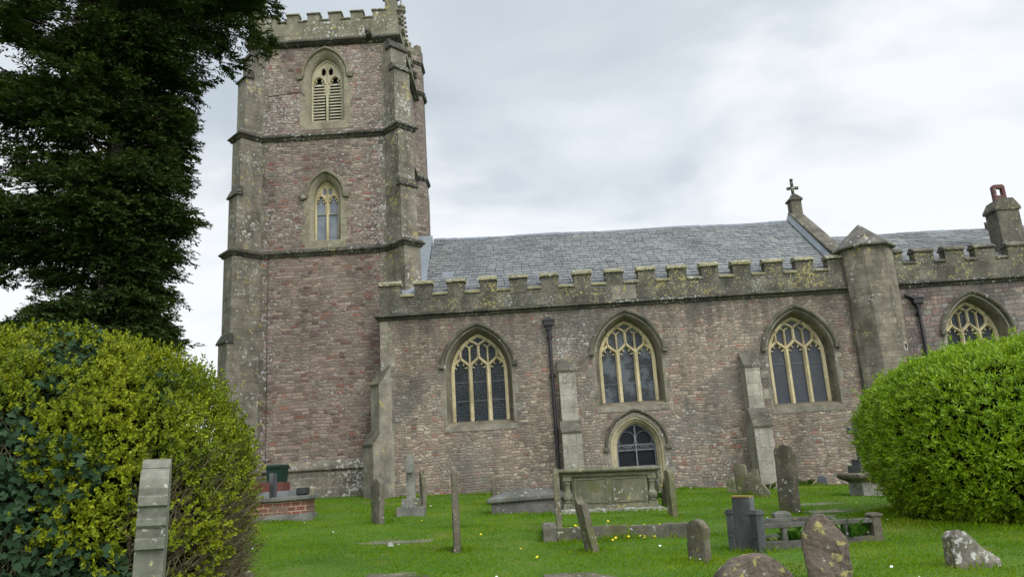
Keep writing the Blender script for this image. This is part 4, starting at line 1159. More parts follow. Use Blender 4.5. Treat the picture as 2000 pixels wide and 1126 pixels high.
# the ornate stone seen edge-on in front of the hedge
o = empty('carved_gravestone', (-2.27, -20.3, G(-2.27, -20.3)), (0, math.radians(1.2), math.radians(23.5)))
tag(o, 'tall grey gravestone with stepped scroll shoulders, edge-on before the golden hedge', 'gravestone', GG)
def scroll(y0, z0, y1, z1, bul, n=7):
    return [(y0 + (y1 - y0) * t + bul * math.sin(PI * t) * (z1 - z0) / 0.2 * -1, z0 + (z1 - z0) * t) for t in (i / n for i in range(n + 1))]
ht = 0.22 - G(-2.27, -20.3)
front = [(-0.34, -0.4), (-0.34, ht - 0.50), (-0.375, ht - 0.495), (-0.38, ht - 0.44), (-0.335, ht - 0.435), (-0.345, ht - 0.39), (-0.365, ht - 0.37), (-0.365, ht - 0.335), (-0.325, ht - 0.33), (-0.335, ht - 0.275), (-0.36, ht - 0.265), (-0.362, ht - 0.215)]
front += [(-0.325, ht - 0.21), (-0.335, ht - 0.17), (-0.32, ht - 0.12), (-0.28, ht - 0.075), (-0.20, ht - 0.06), (-0.205, ht - 0.055), (-0.195, ht - 0.03), (-0.15, ht - 0.005), (-0.05, ht)]
prof = front + [(-y, z) for y, z in reversed(front)]
b = MB(); b.prism_x(prof, -0.075, 0.075)
b.build('headstone', mat('grey_olive_gravestone', f_stone, cols=[(0.12, 0.122, 0.095), (0.165, 0.165, 0.13), (0.215, 0.212, 0.175)], white=0.15, yellow=0.1, moss=0.3, stain=0.6, scale=24, bump=0.006), o, bevel=0.006)
b = MB(); b.box(-0.16, 0.16, -0.48, 0.48, -0.3, 0.16); b.build('base', GS['grey'], o, bevel=0.015)

grave('round-topped mossy gravestone facing sideways left of the stone cross', -3.30, -7.96, 0.93, 0.60, 0.13, 118, top_round(0.60, 0.14), 'brown', lean=-2)
grave('thin stone leaning behind the stone cross', -2.78, -4.5, 0.94, 0.40, 0.12, 108, top_bits((-0.2, -0.35), (0.0, 0.0), (0.2, -0.08)), 'brown', lean=3)
grave('tall slim gravestone seen edge-on, grey lichen at its foot', -1.17, -12.73, 1.26, 0.55, 0.105, 95.5, top_round(0.55, 0.10), 'brown', lean=0.5)
grave('narrow edge-on stone by the wall above the hipped tomb', -0.97, -4.13, 0.76, 0.45, 0.12, 93, top_round(0.45, 0.1), 'brown', lean=1)
grave('slim edge-on stone against the left end of the chest tomb', 0.49, -10.05, 1.10, 0.55, 0.115, 88, top_bits((-0.3, -0.12), (0.0, 0.0), (0.3, -0.06)), 'mossy', lean=2)
grave('split-topped mossy stone peeping over the chest tomb', 1.14, -5.0, 1.00, 0.50, 0.11, 86, top_bits((-0.25, -0.02), (-0.05, 0.0), (0.05, -0.12), (0.25, -0.05)), 'mossy')
grave('low mossy stone tip close beside the split-topped one', 1.33, -5.3, 0.93, 0.40, 0.10, 70, top_pt(0.40, 0.14), 'mossy')
grave('pointed stone leaning in front of the stone kerb plot', 0.84, -13.24, 0.80, 0.34, 0.12, 104, top_bits((-0.17, -0.14), (-0.03, -0.10), (0.06, 0.0), (0.17, -0.05)), 'brown', lean=7, tip=-8)
grave('short dark stone beside the doorway, right of the chest tomb', 3.36, -3.67, 0.70, 0.42, 0.14, 112, top_slant(0.42, 0.0, 0.08), 'brown', lean=-2)
grave('broken stone leaning left with pale chipped top', 3.12, -6.64, 0.64, 0.34, 0.15, 112, top_bits((-0.17, -0.10), (-0.05, 0.0), (0.05, -0.05), (0.17, -0.02)), 'brown', lean=-7, tip=5)
grave('upright stone right of the broken leaning one', 2.84, -8.80, 0.93, 0.34, 0.13, 96, top_bits((-0.17, -0.06), (0.0, 0.0), (0.17, -0.03)), 'mossy', lean=1.5)
grave('stubby stone at the right corner of the kerb plot', 2.08, -14.72, 0.53, 0.29, 0.13, 128, top_bits((-0.145, -0.12), (-0.08, -0.03), (0.02, 0.0), (0.145, -0.06)), 'brown', worn=0.018, lean=-2)
grave('broad round-topped stone half cut off by the bottom of the picture', 2.10, -17.0, 0.43, 0.84, 0.16, 8, top_round(0.84, 0.36), 'lich', worn=0.018, tip=8)
grave('low pale lichened stone, left of the three by the buttress', 5.74, -2.5, 0.44, 0.42, 0.12, 140, top_bits((-0.21, -0.05), (0, 0.0), (0.21, -0.10)), 'bright')
grave('round-headed stone with yellow lichen in the trio by the buttress', 5.60, -3.94, 0.82, 0.34, 0.12, 140, top_round(0.34, 0.12), 'mossy', lean=2)
grave('brown stone right of the yellow-topped one by the buttress', 5.77, -4.45, 0.69, 0.36, 0.12, 146, top_bits((-0.18, -0.03), (-0.08, 0.0), (0.18, -0.16)), 'brown', lean=5)
grave('small triangular stone at the foot of the buttress trio', 5.97, -4.60, 0.34, 0.24, 0.11, 140, top_pt(0.24, 0.22), 'mossy', lean=3)
grave('tallest brown stone, leaning left before the second buttress', 5.16, -8.89, 1.34, 0.42, 0.14, 126, top_bits((-0.21, -0.20), (-0.17, -0.17), (-0.15, -0.03), (0.0, 0.0), (0.16, -0.05), (0.21, -0.12)), 'brown', lean=-2.5, worn=0.014)
grave('large lichen-blotched stone with pointed top in the right foreground', 3.05, -16.5, 0.71, 0.43, 0.15, -14, top_bits((-0.215, -0.20), (-0.13, -0.06), (-0.05, 0.0), (0.04, -0.01), (0.15, -0.15), (0.215, -0.27)), 'lich', worn=0.026, lean=-2, tip=-4, nu=26, nz=32)
grave('low broken stub of stone sloping to the right', 4.86, -15.86, 0.40, 0.58, 0.20, 14, top_bits((-0.29, -0.07), (-0.22, 0.0), (-0.12, -0.02), (0.05, -0.16), (0.29, -0.30)), 'worn2', worn=0.025, lean=3)

# slate headstone with capped side pilasters and its railed grave plot
o = empty('slate_headstone', (2.92, -13.86, G(2.92, -13.86)), (0, math.radians(1.5), math.radians(-50)))
tag(o, 'grey slate headstone with capped shoulders at the end of a railed plot', 'gravestone', GG)
b = MB(); b.box(-0.15, 0.15, -0.05, 0.05, -0.3, 0.73); b.build('tablet', GS['slate'], o, bevel=0.01)
b = MB(); b.box(-0.148, 0.148, -0.06, 0.06, 0.725, 0.75); b.build('tablet_top', mat('orange_lichen_top', f_stone, cols=[(0.13, 0.12, 0.08), (0.26, 0.17, 0.05), (0.30, 0.19, 0.05)], yellow=0.9, scale=10), o, bevel=0.006)
for sg in (-1, 1):
    b = MB(); b.box(sg * 0.195 - 0.05, sg * 0.195 + 0.05, -0.085, 0.085, -0.3, 0.50); b.box(sg * 0.195 - 0.045, sg * 0.195 + 0.045, -0.095, 0.095, 0.20, 0.215)
    p = b.build('pilaster', GS['slate'], o, bevel=0.008)
    b = MB(); b.box(sg * 0.195 - 0.065, sg * 0.195 + 0.065, -0.10, 0.10, 0.50, 0.535); b.box(sg * 0.195 - 0.06, sg * 0.195 + 0.06, -0.08, 0.08, 0.53, 0.56); b.build('pilaster_cap', GS['slate'], p, bevel=0.006)

o = empty('railed_grave_plot', (3.15, -13.86, G(3.9, -13.8)), (0, math.radians(0.8), math.radians(9)))
tag(o, 'low stone-railed grave plot beside the slate headstone, planted with leaves', 'grave plot')
L, Dp = 1.62, 0.95
for y0 in (0.0, Dp):
    b = MB(); b.box(0, L, y0 - 0.06, y0 + 0.06, -0.25, 0.10); b.build('kerb', GS['railing'], o, bevel=0.012)
    b = MB(); b.box(-0.02, L, y0 - 0.055, y0 + 0.055, 0.27, 0.335); b.build('rail', GS['railing'], o, bevel=0.012)
    for x in (0.31, 0.80, 1.22):
        b = MB(); b.lathe([(0.045, 0.09), (0.055, 0.13), (0.04, 0.18), (0.05, 0.24), (0.045, 0.28)], x, y0, 10); b.build('baluster', GS['railing'], o, smooth=50)
    if y0 == 0.0:
        b = MB(); b.box(L - 0.01, L + 0.12, -0.065, 0.065, -0.25, 0.36); b.prism_y([(L - 0.035, 0.355), (L + 0.145, 0.355), (L + 0.145, 0.385), (L + 0.055, 0.41), (L - 0.035, 0.385)], -0.09, 0.09); b.build('end_post', GS['brown'], o, bevel=0.01)
b = MB(); b.box(L - 0.01, L + 0.12, 0.08, Dp - 0.08, -0.25, 0.12); b.build('kerb', GS['slab'], o, bevel=0.012)
b = MB(); b.loft([[(4.36 + w * c, -10.87 + 0.7 * w * s, G(4.36, -10.87) + z) for c, s in ((-1, -1), (1, -1), (1, 1), (-1, 1))] for w, z in ((0.09, -0.1), (0.10, 0.06), (0.145, 0.10), (0.145, 0.16), (0.08, 0.20))])
tag(b.build('grave_vase', GS['slab'], bevel=0.01), 'dark squat stone flower holder behind the railed plot', 'grave vase')

# stone cross on steps
o = empty('stone_cross', (-2.81, -6.37, G(-2.81, -6.37)), (0, 0, math.radians(3)))
tag(o, 'grey stone cross seen edge-on, standing on two steps', 'cross', 'crosses on the lawn')
b = MB(); b.box(-0.32, 0.32, -0.32, 0.32, -0.25, 0.18); b.build('step', GS['grey'], o, bevel=0.015, worn=0.006)
b = MB(); b.box(-0.21, 0.21, -0.21, 0.21, 0.178, 0.37); b.build('step', GS['grey'], o, bevel=0.015, worn=0.006)
b = MB(); b.loft([[(sx * w, sy * w, z) for sx, sy in ((-1, -1), (1, -1), (1, 1), (-1, 1))] for w, z in ((0.105, 0.36), (0.085, 0.95), (0.08, 1.37))])
b.box(-0.078, 0.078, -0.30, 0.30, 0.97, 1.13); b.box(-0.095, 0.095, -0.315, -0.26, 0.95, 1.15)
b.build('shaft', GS['grey'], o, bevel=0.012, worn=0.006)

# stone cross on a moulded pedestal, mostly behind the clipped shrub
o = empty('pedestal_cross', (8.30, -5.2, G(8.3, -5.2)), (0, 0, math.radians(10)))
tag(o, 'dark cross on steps above a moulded stone pedestal beside the clipped shrub', 'cross', 'crosses on the lawn')
b = MB(); b.box(-0.30, 0.30, -0.30, 0.30, -0.25, 0.34); b.build('pedestal', GS['worn'], o, bevel=0.015, worn=0.008)
b = MB(); b.loft([[(sx * w, sy * w, z) for sx, sy in ((-1, -1), (1, -1), (1, 1), (-1, 1))] for w, z in ((0.30, 0.33), (0.36, 0.38), (0.47, 0.44), (0.49, 0.52), (0.44, 0.56))]); b.build('moulded_cap', GS['brown'], o, bevel=0.012)
for w, z0, z1 in ((0.27, 0.555, 0.73), (0.19, 0.728, 0.88)):
    b = MB(); b.box(-w, w, -w, w, z0, z1); b.build('step', GS['slate'], o, bevel=0.01)
b = MB(); b.box(-0.08, 0.08, -0.08, 0.08, 0.87, 1.90); b.box(-0.26, 0.26, -0.075, 0.075, 1.52, 1.66); b.build('shaft', GS['slate'], o, bevel=0.01)

# chest tomb with baluster corners
o = empty('chest_tomb', (1.76, -6.62, G(1.76, -7.1)), (0, math.radians(1.2), math.radians(2)))
tag(o, 'mossy stone chest tomb with panelled side and baluster corners before the doorway', 'tomb', 'box tombs on the lawn')
b = MB(); b.box(-1.16, 1.16, -0.60, 0.60, -0.3, 0.07); b.box(-1.28, 1.30, -0.70, 0.66, -0.3, 0.02); b.build('rubble_footing', GS['worn'], o, bevel=0.02, worn=0.03, wsc=6, cut=0.12)
b = MB(); b.box(-0.86, 0.86, -0.43, 0.43, 0.06, 0.84); b.box(-1.07, 1.07, -0.50, 0.50, 0.06, 0.14); b.box(-1.06, 1.06, -0.49, 0.49, 0.775, 0.845); b.box(-1.02, 1.02, -0.36, 0.36, 0.06, 0.84)
tb_ = b.build('chest', GS['tomb'], o, bevel=0.01)
for px0, px1 in ((-0.80, -0.06), (0.06, 0.80)):
    b = MB()
    for a in ((px0, px1, 0.19, 0.225), (px0, px1, 0.70, 0.735), (px0, px0 + 0.035, 0.2251, 0.6999), (px1 - 0.035, px1, 0.2251, 0.6999)): b.box(a[0], a[1], -0.448, -0.425, a[2], a[3])
    b.build('side_panel', GS['tomb'], tb_, bevel=0.006)
for sx in (-1, 1):
    for sy in (-1, 1):
        b = MB(); cx, cy = sx * 0.955, sy * 0.40
        b.box(cx - 0.10, cx + 0.10, cy - 0.095, cy + 0.095, 0.138, 0.20)
        b.lathe([(0.07, 0.20), (0.095, 0.225), (0.07, 0.25), (0.10, 0.27), (0.118, 0.33), (0.112, 0.39), (0.075, 0.43), (0.062, 0.52), (0.068, 0.60), (0.09, 0.635), (0.07, 0.66), (0.085, 0.69)], cx, cy, 16)
        b.box(cx - 0.095, cx + 0.095, cy - 0.09, cy + 0.09, 0.688, 0.777); b.build('baluster', GS['tomb'], o, smooth=40)
b = MB(); ring = lambda e, z: [(sx * (1.06 + e), sy * (0.50 + e), z) for sx, sy in ((-1, -1), (1, -1), (1, 1), (-1, 1))]
b.loft([ring(0.0, 0.842), ring(0.05, 0.868), ring(0.085, 0.873), ring(0.10, 0.895), ring(0.10, 0.925), ring(0.08, 0.95), ring(0.05, 0.955)]); b.build('ledger_slab', GS['tomb'], o, bevel=0.008, worn=0.004)

# hipped tomb
o = empty('hipped_tomb', (0.0, -6.68, G(0.0, -7.0)), (0, math.radians(-1.0), math.radians(2)))
tag(o, 'low grey tomb with sloping hipped lid, left of the chest tomb', 'tomb', 'box tombs on the lawn')
b = MB(); b.box(-0.92, 0.85, -0.36, 0.42, -0.3, 0.29); b.build('tomb_body', GS['slab'], o, bevel=0.012, worn=0.005)
b = MB(); rr = lambda e, z: [(-1.0 + e, -0.44 + e * 0.75, z), (0.93 - e, -0.44 + e * 0.75, z), (0.93 - e, 0.50 - e * 0.75, z), (-1.0 + e, 0.50 - e * 0.75, z)]
b.loft([rr(0.04, 0.285), rr(0, 0.315), rr(0, 0.385), rr(0.03, 0.395), rr(0.42, 0.535), rr(0.46, 0.54)]); b.build('lid', GS['slab'], o, bevel=0.012, worn=0.006)

# brick tomb
BR = mat('red_stone_blocks', lambda g: (lambda uv: bsdf(g, g.mix(1.0, g.mix(g.step(g.noise(g.vm('ADD', uv, (3, 1, 0)), 2.2, 3), 0.5, 0.62), g.n('TexBrick', {'Vector': g.vm('ADD', uv, g.scale(g.noise(uv, 5, 2, out=1), 0.03)), 'Color1': (0.20, 0.065, 0.045), 'Color2': (0.12, 0.055, 0.045), 'Mortar': (0.30, 0.25, 0.17), 'Scale': 1.0, 'Mortar Size': 0.011, 'Brick Width': 0.21, 'Row Height': 0.105, 'Bias': 0.0}), (0.155, 0.105, 0.075)), g.ramp(g.noise(uv, 20, 4, 0.6), [(0.2, 0.65), (0.8, 1.3)]), 'MULTIPLY'), 0.9, g.noise(uv, 30, 3), 0.01, 0.8))(uvpos(g)))
o = empty('brick_tomb', (-5.95, -6.32, G(-5.9, -6.5)), (0, math.radians(-0.8), math.radians(4)))
tag(o, 'red block tomb with flat grey slab, beside the golden hedge', 'tomb', 'box tombs on the lawn')
b = MB(); b.box(-0.90, 0.79, -0.52, 0.52, -0.3, 0.13); b.build('footing', GS['grey'], o, bevel=0.015, worn=0.008)
b = MB(); b.box(-0.86, 0.75, -0.48, 0.48, 0.128, 0.44); b.build('block_wall', BR, o, bevel=0.01)
b = MB(); b.box(-0.97, 0.86, -0.58, 0.58, 0.438, 0.525); b.build('slab', GS['slab'], o, bevel=0.015, worn=0.008)

# granite headstone, red ledger, vase and bin behind the brick tomb
o = slab('dark_headstone', -6.68, -4.5, 1.03, 0.46, 0.10, 122, top_slant(0.46, 0.05, 0.0), 'black', worn=0.001, lean=2)
tag(o, 'polished dark headstone leaning behind the red block tomb', 'gravestone', GG)
tx = MB()
for k in range(9):
    z = 0.88 - k * 0.055
    u = -0.16
    while u < 0.14:
        w = rnd.uniform(0.012, 0.04); tx.box(u, min(u + w, 0.16), -0.0535, -0.0505, z, z + 0.022); u += w + 0.012
t_ = tx.build('inscription', GS['pale'], o)
o = empty('granite_grave', (-7.35, -3.0, G(-7.35, -3.0)), (0, 0, math.radians(3)))
tag(o, 'red granite ledger on a pale grey kerb, in front of the green bin', 'grave')
b = MB(); b.box(-1.1, 0.72, -0.5, 0.5, -0.3, 0.46); b.build('kerb', GS['pale'], o, bevel=0.01)
b = MB(); b.box(-1.0, 0.54, -0.42, 0.42, 0.458, 0.70); b.build('ledger', GS['red'], o, bevel=0.008)
b = MB(); b.loft([[(-6.05 + sx * w, -4.0 + sy * w * 0.8, G(-6.05, -4) + z) for sx, sy in ((-1, -1), (1, -1), (1, 1), (-1, 1))] for w, z in ((0.10, -0.05), (0.12, 0.38), (0.15, 0.42), (0.145, 0.56), (0.11, 0.58))])
tag(b.build('memorial_vase', GS['black'], bevel=0.006), 'small black polished memorial vase above the red block tomb', 'grave vase')

BIN = mat('green_bin_plastic', f_plain, col=(0.007, 0.030, 0.021), rough=0.5, var=0.15, scale=4)
bx, by = -8.08, 0.18; bz = G(bx, by)
o = empty('wheelie_bin', (bx, by, bz), (0, 0, math.radians(-6)))
tag(o, 'dark green wheeled bin against the tower plinth', 'bin')
R4 = lambda w, d, z, yo=0.0: [(-w, -d + yo, z), (w, -d + yo, z), (w, d + yo, z), (-w, d + yo, z)]
b = MB(); b.loft([R4(0.20, 0.22, 0.03), R4(0.255, 0.28, 0.93), R4(0.275, 0.30, 0.94), R4(0.275, 0.30, 0.99)]); b.build('body', BIN, o, bevel=0.02)
b = MB(); b.loft([R4(0.285, 0.32, 0.985), R4(0.29, 0.325, 1.02), R4(0.265, 0.29, 1.06), R4(0.16, 0.18, 1.075)]); b.build('lid', BIN, o, bevel=0.015)
b = MB(); b.tube([(-0.27, 0.42, 0.95), (0.27, 0.42, 0.95)], 0.02, 8); b.box(-0.27, -0.23, 0.34, 0.43, 0.93, 0.97); b.box(0.23, 0.27, 0.34, 0.43, 0.93, 0.97); b.build('handle', BIN, o)
for sg in (-1, 1):
    b = MB(); b.tube([(sg * 0.24, 0.25, 0.10), (sg * 0.31, 0.25, 0.10)], 0.10, 16); b.build('wheel', M['iron'], o)

b = MB(); b.box(-0.045, 0.045, -0.045, 0.045, -0.25, 0.41); b.prism_y([(-0.045, 0.408), (0.045, 0.408), (0.02, 0.43), (-0.02, 0.43)], -0.044, 0.044)
tag(b.build('wooden_post', mat('weathered_dark_wood', f_stone, cols=[(0.03, 0.025, 0.02), (0.06, 0.05, 0.04)], white=0.1, scale=20), loc=(-5.57, -9.43, G(-5.57, -9.43)), rot=(0.02, 0.03, 0.3), bevel=0.006), 'short dark wooden post at the edge of the golden hedge', 'post')

# kerbed plot
KG = 'kerb stones round the grass plot'
def kerb(label, x0, y0, x1, y1, w, h):
    L = math.hypot(x1 - x0, y1 - y0); b = MB(); b.box(0, L, -w / 2, w / 2, -0.25, h)
    o = b.build('kerb_stone', GS['kerb'], None, bevel=0.02, worn=0.02, wsc=5, cut=0.15, loc=(x0, y0, G((x0 + x1) / 2, (y0 + y1) / 2)), rot=(0, 0, math.atan2(y1 - y0, x1 - x0)))
    o['label'] = label; o['category'] = 'kerb stone'; o['group'] = KG; return o
kerb('front kerb stone of the grass plot, blotched white, left half', 0.40, -11.88, 1.52, -12.02, 0.24, 0.20)
kerb('front kerb stone of the grass plot beside the stubby stone', 1.56, -12.03, 2.75, -12.20, 0.26, 0.19)
kerb('left side kerb stone of the grass plot running back', 0.27, -12.0, 0.29, -10.35, 0.23, 0.17)

LG = 'flat grave slabs sunk in the grass'
def ledger(label, x, y, L, W, yaw, mt='tomb'):
    b = MB(); b.box(-L / 2, L / 2, -W / 2, W / 2, -0.12, 0.008)
    o = b.build('sunken_slab', GS[mt], None, bevel=0.006, worn=0.012, wsc=4, cut=0.12, loc=(x, y, G(x, y) + 0.004), rot=(0.041, 0.015, math.radians(yaw)))
    tag(o, label, 'grave slab', LG)
ledger('long sunken slab in the grass in front of the stone cross', -2.66, -11.05, 1.85, 0.42, -3)
ledger('sunken slab at the bottom left of the lawn, half grown over', -1.75, -14.75, 0.80, 0.55, 6, 'brown')
ledger('sunken slab right of the tallest brown stone, nearer the church', 6.35, -7.05, 1.3, 0.5, 12)
ledger('sunken slab right of the tallest brown stone, nearer the viewer', 6.1, -8.85, 1.3, 0.45, 10)
ledger('sunken slab at the bottom edge below the kerb plot', 0.55, -15.3, 0.9, 0.5, 4, 'brown')
for lab, x, y, s in (('small grey stone lying in the grass below the long sunken slab', -2.40, -11.55, 0.06), ('pale stone lump in the grass at the foot of the hedge', -3.76, -14.5, 0.10)):
    b = MB(); b.lathe([(s * 0.8, -0.04), (s, s * 0.3), (s * 0.7, s * 0.9), (s * 0.2, s * 1.15)], 0, 0, 9)
    tag(b.build('loose_stone', GS['worn'], worn=0.02, wsc=9, loc=(x, y, G(x, y)), rot=(0.2, 0.1, 0.6), smooth=60), lab, 'stone', 'loose stones in the grass')

# ------------------------------------------------------------------ planting
def superell(n, c, r, e, seed_rng):
    d = unit(seed_rng.normal(size=(n, 3)))
    q = np.sum(np.abs(d / np.array(r)) ** e, 1) ** (-1 / e)
    P = d * q[:, None]
    g = np.sign(P) * np.abs(P / np.array(r)) ** (e - 1) / np.array(r)
    return P + np.array(c), unit(g)


def fbm(P, sc, seed=0, octv=3):
    """cheap smooth value noise in numpy, about -1..1"""
    out = np.zeros(len(P)); a = 1.0; tot = 0
    for o in range(octv):
        q = P * sc * (2 ** o) + seed * 13.7 + o * 5.1
        i = np.floor(q).astype(np.int64); f = q - i; f = f * f * (3 - 2 * f)
        def h(dx, dy, dz):
            n = (i[:, 0] + dx) * 374761393 + (i[:, 1] + dy) * 668265263 + (i[:, 2] + dz) * 2147483647 + seed * 144665
            n = (n ^ (n >> 13)) * 1274126177; n = n ^ (n >> 16)
            return (n & 0xffff) / 32767.5 - 1
        x, y, z = f.T
        v = 0
        for dx in (0, 1):
            for dy in (0, 1):
                for dz in (0, 1):
                    v = v + h(dx, dy, dz) * (x if dx else 1 - x) * (y if dy else 1 - y) * (z if dz else 1 - z)
        out += v * a; tot += a; a *= 0.5
    return out / tot


def core_mesh(name, c, r, e, k, mt, parent, dent=0.12):
    bm = bmesh.new(); bmesh.ops.create_icosphere(bm, subdivisions=5, radius=1.0)
    V = np.array([v.co[:] for v in bm.verts]); d = unit(V)
    q = np.sum(np.abs(d / np.array(r)) ** e, 1) ** (-1 / e)
    P = d * q[:, None] * k; P = P * (1 + dent * fbm(P + np.array(c), 2.2, 3)[:, None]) + np.array(c)
    for v, p in zip(bm.verts, P): v.co = p
    me = bpy.data.meshes.new(name); bm.to_mesh(me); bm.free(); me.shade_smooth(); me.materials.append(mt)
    o = bpy.data.objects.new(name, me); COL.objects.link(o); o.parent = parent; return o


def sprigs(P, N, nl, L, W, up=0.4, stem=0.08, spread=0.9, g=None, fold=0.15, lj=0.35):
    """little shoots: nl leaves set round a short stem"""
    n = len(P); g = g or rng
    D = unit(N + np.array([0, 0, up]) + g.normal(size=(n, 3)) * 0.45)
    a = unit(np.cross(D, unit(g.normal(size=(n, 3))))); b = np.cross(D, a)
    Vs = []; Fs = []; off = 0
    for k in range(nl):
        t = (k + 0.5) / nl; th = k * 2.4 + g.uniform(0, 1.0, n)
        rad = a * np.cos(th)[:, None] + b * np.sin(th)[:, None]
        base = P + D * (stem * t)
        ld = unit(D * (0.35 + 0.65 * t) + rad * spread * (1.15 - 0.6 * t) + g.normal(size=(n, 3)) * 0.15)
        V, F = leaf_quads(base, ld, unit(D * 0.8 + rad * -0.4 + 1e-3), L * g.uniform(1 - lj, 1 + lj, n), W * g.uniform(0.8, 1.2, n), fold)
        Vs.append(V); Fs.append(F + off); off += len(V)
    return np.concatenate(Vs), np.concatenate(Fs)


DARK = mat('core_shade_black', f_plain, col=(0.006, 0.006, 0.004), rough=1.0, var=0.4, scale=6, spec=0.0)  # near-black colour paints the shade deep inside shrub and hedge

# clipped shrub on the right
SC, SR, SE = np.array([8.92, -11.1, 0.14]), (2.72, 2.40, 1.58), 2.7
o = empty('clipped_shrub', (8.75, -11.1, G(8.75, -11.1)))
o.location = (0, 0, 0)
tag(o, 'large rounded clipped shrub with bright glossy green leaves', 'shrub')
g2 = np.random.default_rng(5)
P, N = superell(60000, SC, SR, SE, g2)
hole = fbm(P, 1.15, 8, 4)
gap2 = np.exp(-(((P[:, 0] - 7.9) / 0.65) ** 2 + ((P[:, 2] + 0.45) / 0.34) ** 2)) * (P[:, 1] < -11)
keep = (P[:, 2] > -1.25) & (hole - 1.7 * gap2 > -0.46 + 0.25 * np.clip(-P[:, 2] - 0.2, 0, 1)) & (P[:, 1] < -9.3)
P, N = P[keep], N[keep]
P = P + N * (fbm(P, 3.4, 2, 3) * 0.15 + 0.10 * fbm(P, 1.0, 6, 2) + 0.18 * (g2.random(len(P)) > 0.985) + g2.normal(size=len(P)) * 0.035 - 0.05)[:, None] - N * (g2.random(len(P)) ** 3 * 0.25)[:, None]
P = P[:26000]; N = N[:26000]
V, F = sprigs(P, N, 8, 0.068, 0.023, 0.55, 0.085, 0.85, g2)
arr_mesh('foliage', V, F, mat('shrub_leaf', f_leaf, stops=[(0.075, 0.155, 0.004), (0.15, 0.265, 0.005), (0.235, 0.36, 0.008), (0.36, 0.48, 0.025)], rough=0.42, trans=0.25, patch=0.3, psc=2.0, spec=0.4), o)
core_mesh('shade_core', SC, SR, SE, 0.90, DARK, o, 0.05)  # solid filler behind the leaves, its black is painted shade
b = MB()
for k in range(9):
    a = k * 0.7; x, y = 8.3 + 0.9 * math.cos(a), -11.3 + 0.8 * math.sin(a); b.tube([(x, y, G(x, y) - 0.1), (x + 0.2 * math.cos(a), y + 0.2 * math.sin(a), 0.0)], 0.05, 6)
b.build('stems', M['bark'], o)

# golden privet hedge overgrown with ivy, left foreground
HC, HR, HE = np.array([-5.32, -16.9, -0.35]), (2.38, 1.75, 2.12), 2.5
o = empty('golden_hedge', (0, 0, 0))
tag(o, 'big rounded golden-green privet hedge tangled with dark ivy and bare twigs', 'hedge')
g3 = np.random.default_rng(9)
P, N = superell(150000, HC, HR, HE, g3)
k = (P[:, 2] > -1.5) & ((P[:, 1] < -16.2) | (P[:, 2] > 0.9) | (P[:, 0] > -3.4)); P, N = P[k], N[k]
nA = fbm(P, 0.85, 4, 4); nB = fbm(P, 1.6, 7, 3)
# dark hollow low on the left, ivy patches, bare twiggy flank on the lower right
hollow = np.exp(-(((P[:, 0] + 5.0) / 0.9) ** 2 + ((P[:, 2] - 0.25) / 0.33) ** 2)) * (P[:, 1] < -17.3) + 0.8 * np.exp(-(((P[:, 0] + 4.4) / 0.5) ** 2 + ((P[:, 2] + 0.55) / 0.3) ** 2)) * (P[:, 1] < -17.3)
twig = (1 / (1 + np.exp(-(P[:, 0] + 3.45) / 0.12))) * (1 / (1 + np.exp((P[:, 2] - 0.25 - 0.25 * nB) / 0.10)))
nC = fbm(P, 3.2, 15, 2)
gold = (nB + 0.45 * nC - 0.80 * hollow - 0.50 * twig - 0.28 * (nA > 0.22) + 0.45 * (g3.random(len(P)) - 0.5) > -0.40 + 0.30 * np.clip(0.35 - P[:, 2], 0, 1))
PG, NG = P[gold], N[gold]
PG = PG + NG * (fbm(PG, 2.6, 5, 3) * 0.16 + g3.normal(size=len(PG)) * 0.05 - 0.04)[:, None] - NG * (g3.random(len(PG)) ** 2 * 0.28)[:, None]
sel = g3.permutation(len(PG))[:24000]; PG, NG = PG[sel], NG[sel]
V, F = sprigs(PG, NG, 8, 0.037, 0.023, 0.6, 0.07, 1.0, g3)
arr_mesh('foliage', V, F, mat('golden_privet_leaf', f_leaf, stops=[(0.03, 0.06, 0.004), (0.10, 0.14, 0.006), (0.21, 0.245, 0.008), (0.36, 0.38, 0.018)], rough=0.55, trans=0.2, patch=0.45, psc=1.6, spec=0.2), o)
iv = ((nA > 0.22) & (twig < 0.5)) | (hollow > 0.10) | (~gold & (twig < 0.5))
PI_, NI = P[iv], N[iv]; sel = g3.permutation(len(PI_))[:11000]; PI_, NI = PI_[sel], NI[sel]
PI_ = PI_ + NI * (g3.normal(size=len(PI_)) * 0.06 - 0.03 - 0.35 * g3.random(len(PI_)) ** 2)[:, None]
D = unit(np.array([0, 0, -0.55]) + NI * 0.45 + g3.normal(size=NI.shape) * 0.65); sz = g3.uniform(0.045, 0.085, len(PI_))
# five-pointed ivy leaves
Nn = unit(NI + np.array([0, 0, 0.35]) + g3.normal(size=NI.shape) * 0.6); Dx = unit(D - Nn * np.sum(D * Nn, 1, keepdims=True)); Sx = np.cross(Dx, Nn)
shape = [(-0.15, 0.0), (-0.25, 0.42), (0.15, 0.36), (0.28, 0.55), (0.48, 0.25), (1.0, 0.0), (0.48, -0.25), (0.28, -0.55), (0.15, -0.36), (-0.25, -0.42)]
V = np.stack([PI_ + (Dx * a + Sx * b_) * sz[:, None] - Nn * (0.25 * b_ * b_) * sz[:, None] for a, b_ in shape], 1).reshape(-1, 3)
F = np.arange(len(PI_) * 10).reshape(-1, 10)
arr_mesh('ivy', V, F, mat('ivy_leaf', f_leaf, stops=[(0.010, 0.024, 0.010), (0.022, 0.046, 0.020), (0.046, 0.080, 0.040)], rough=0.75, trans=0.1, patch=0.3, spec=0.1), o)
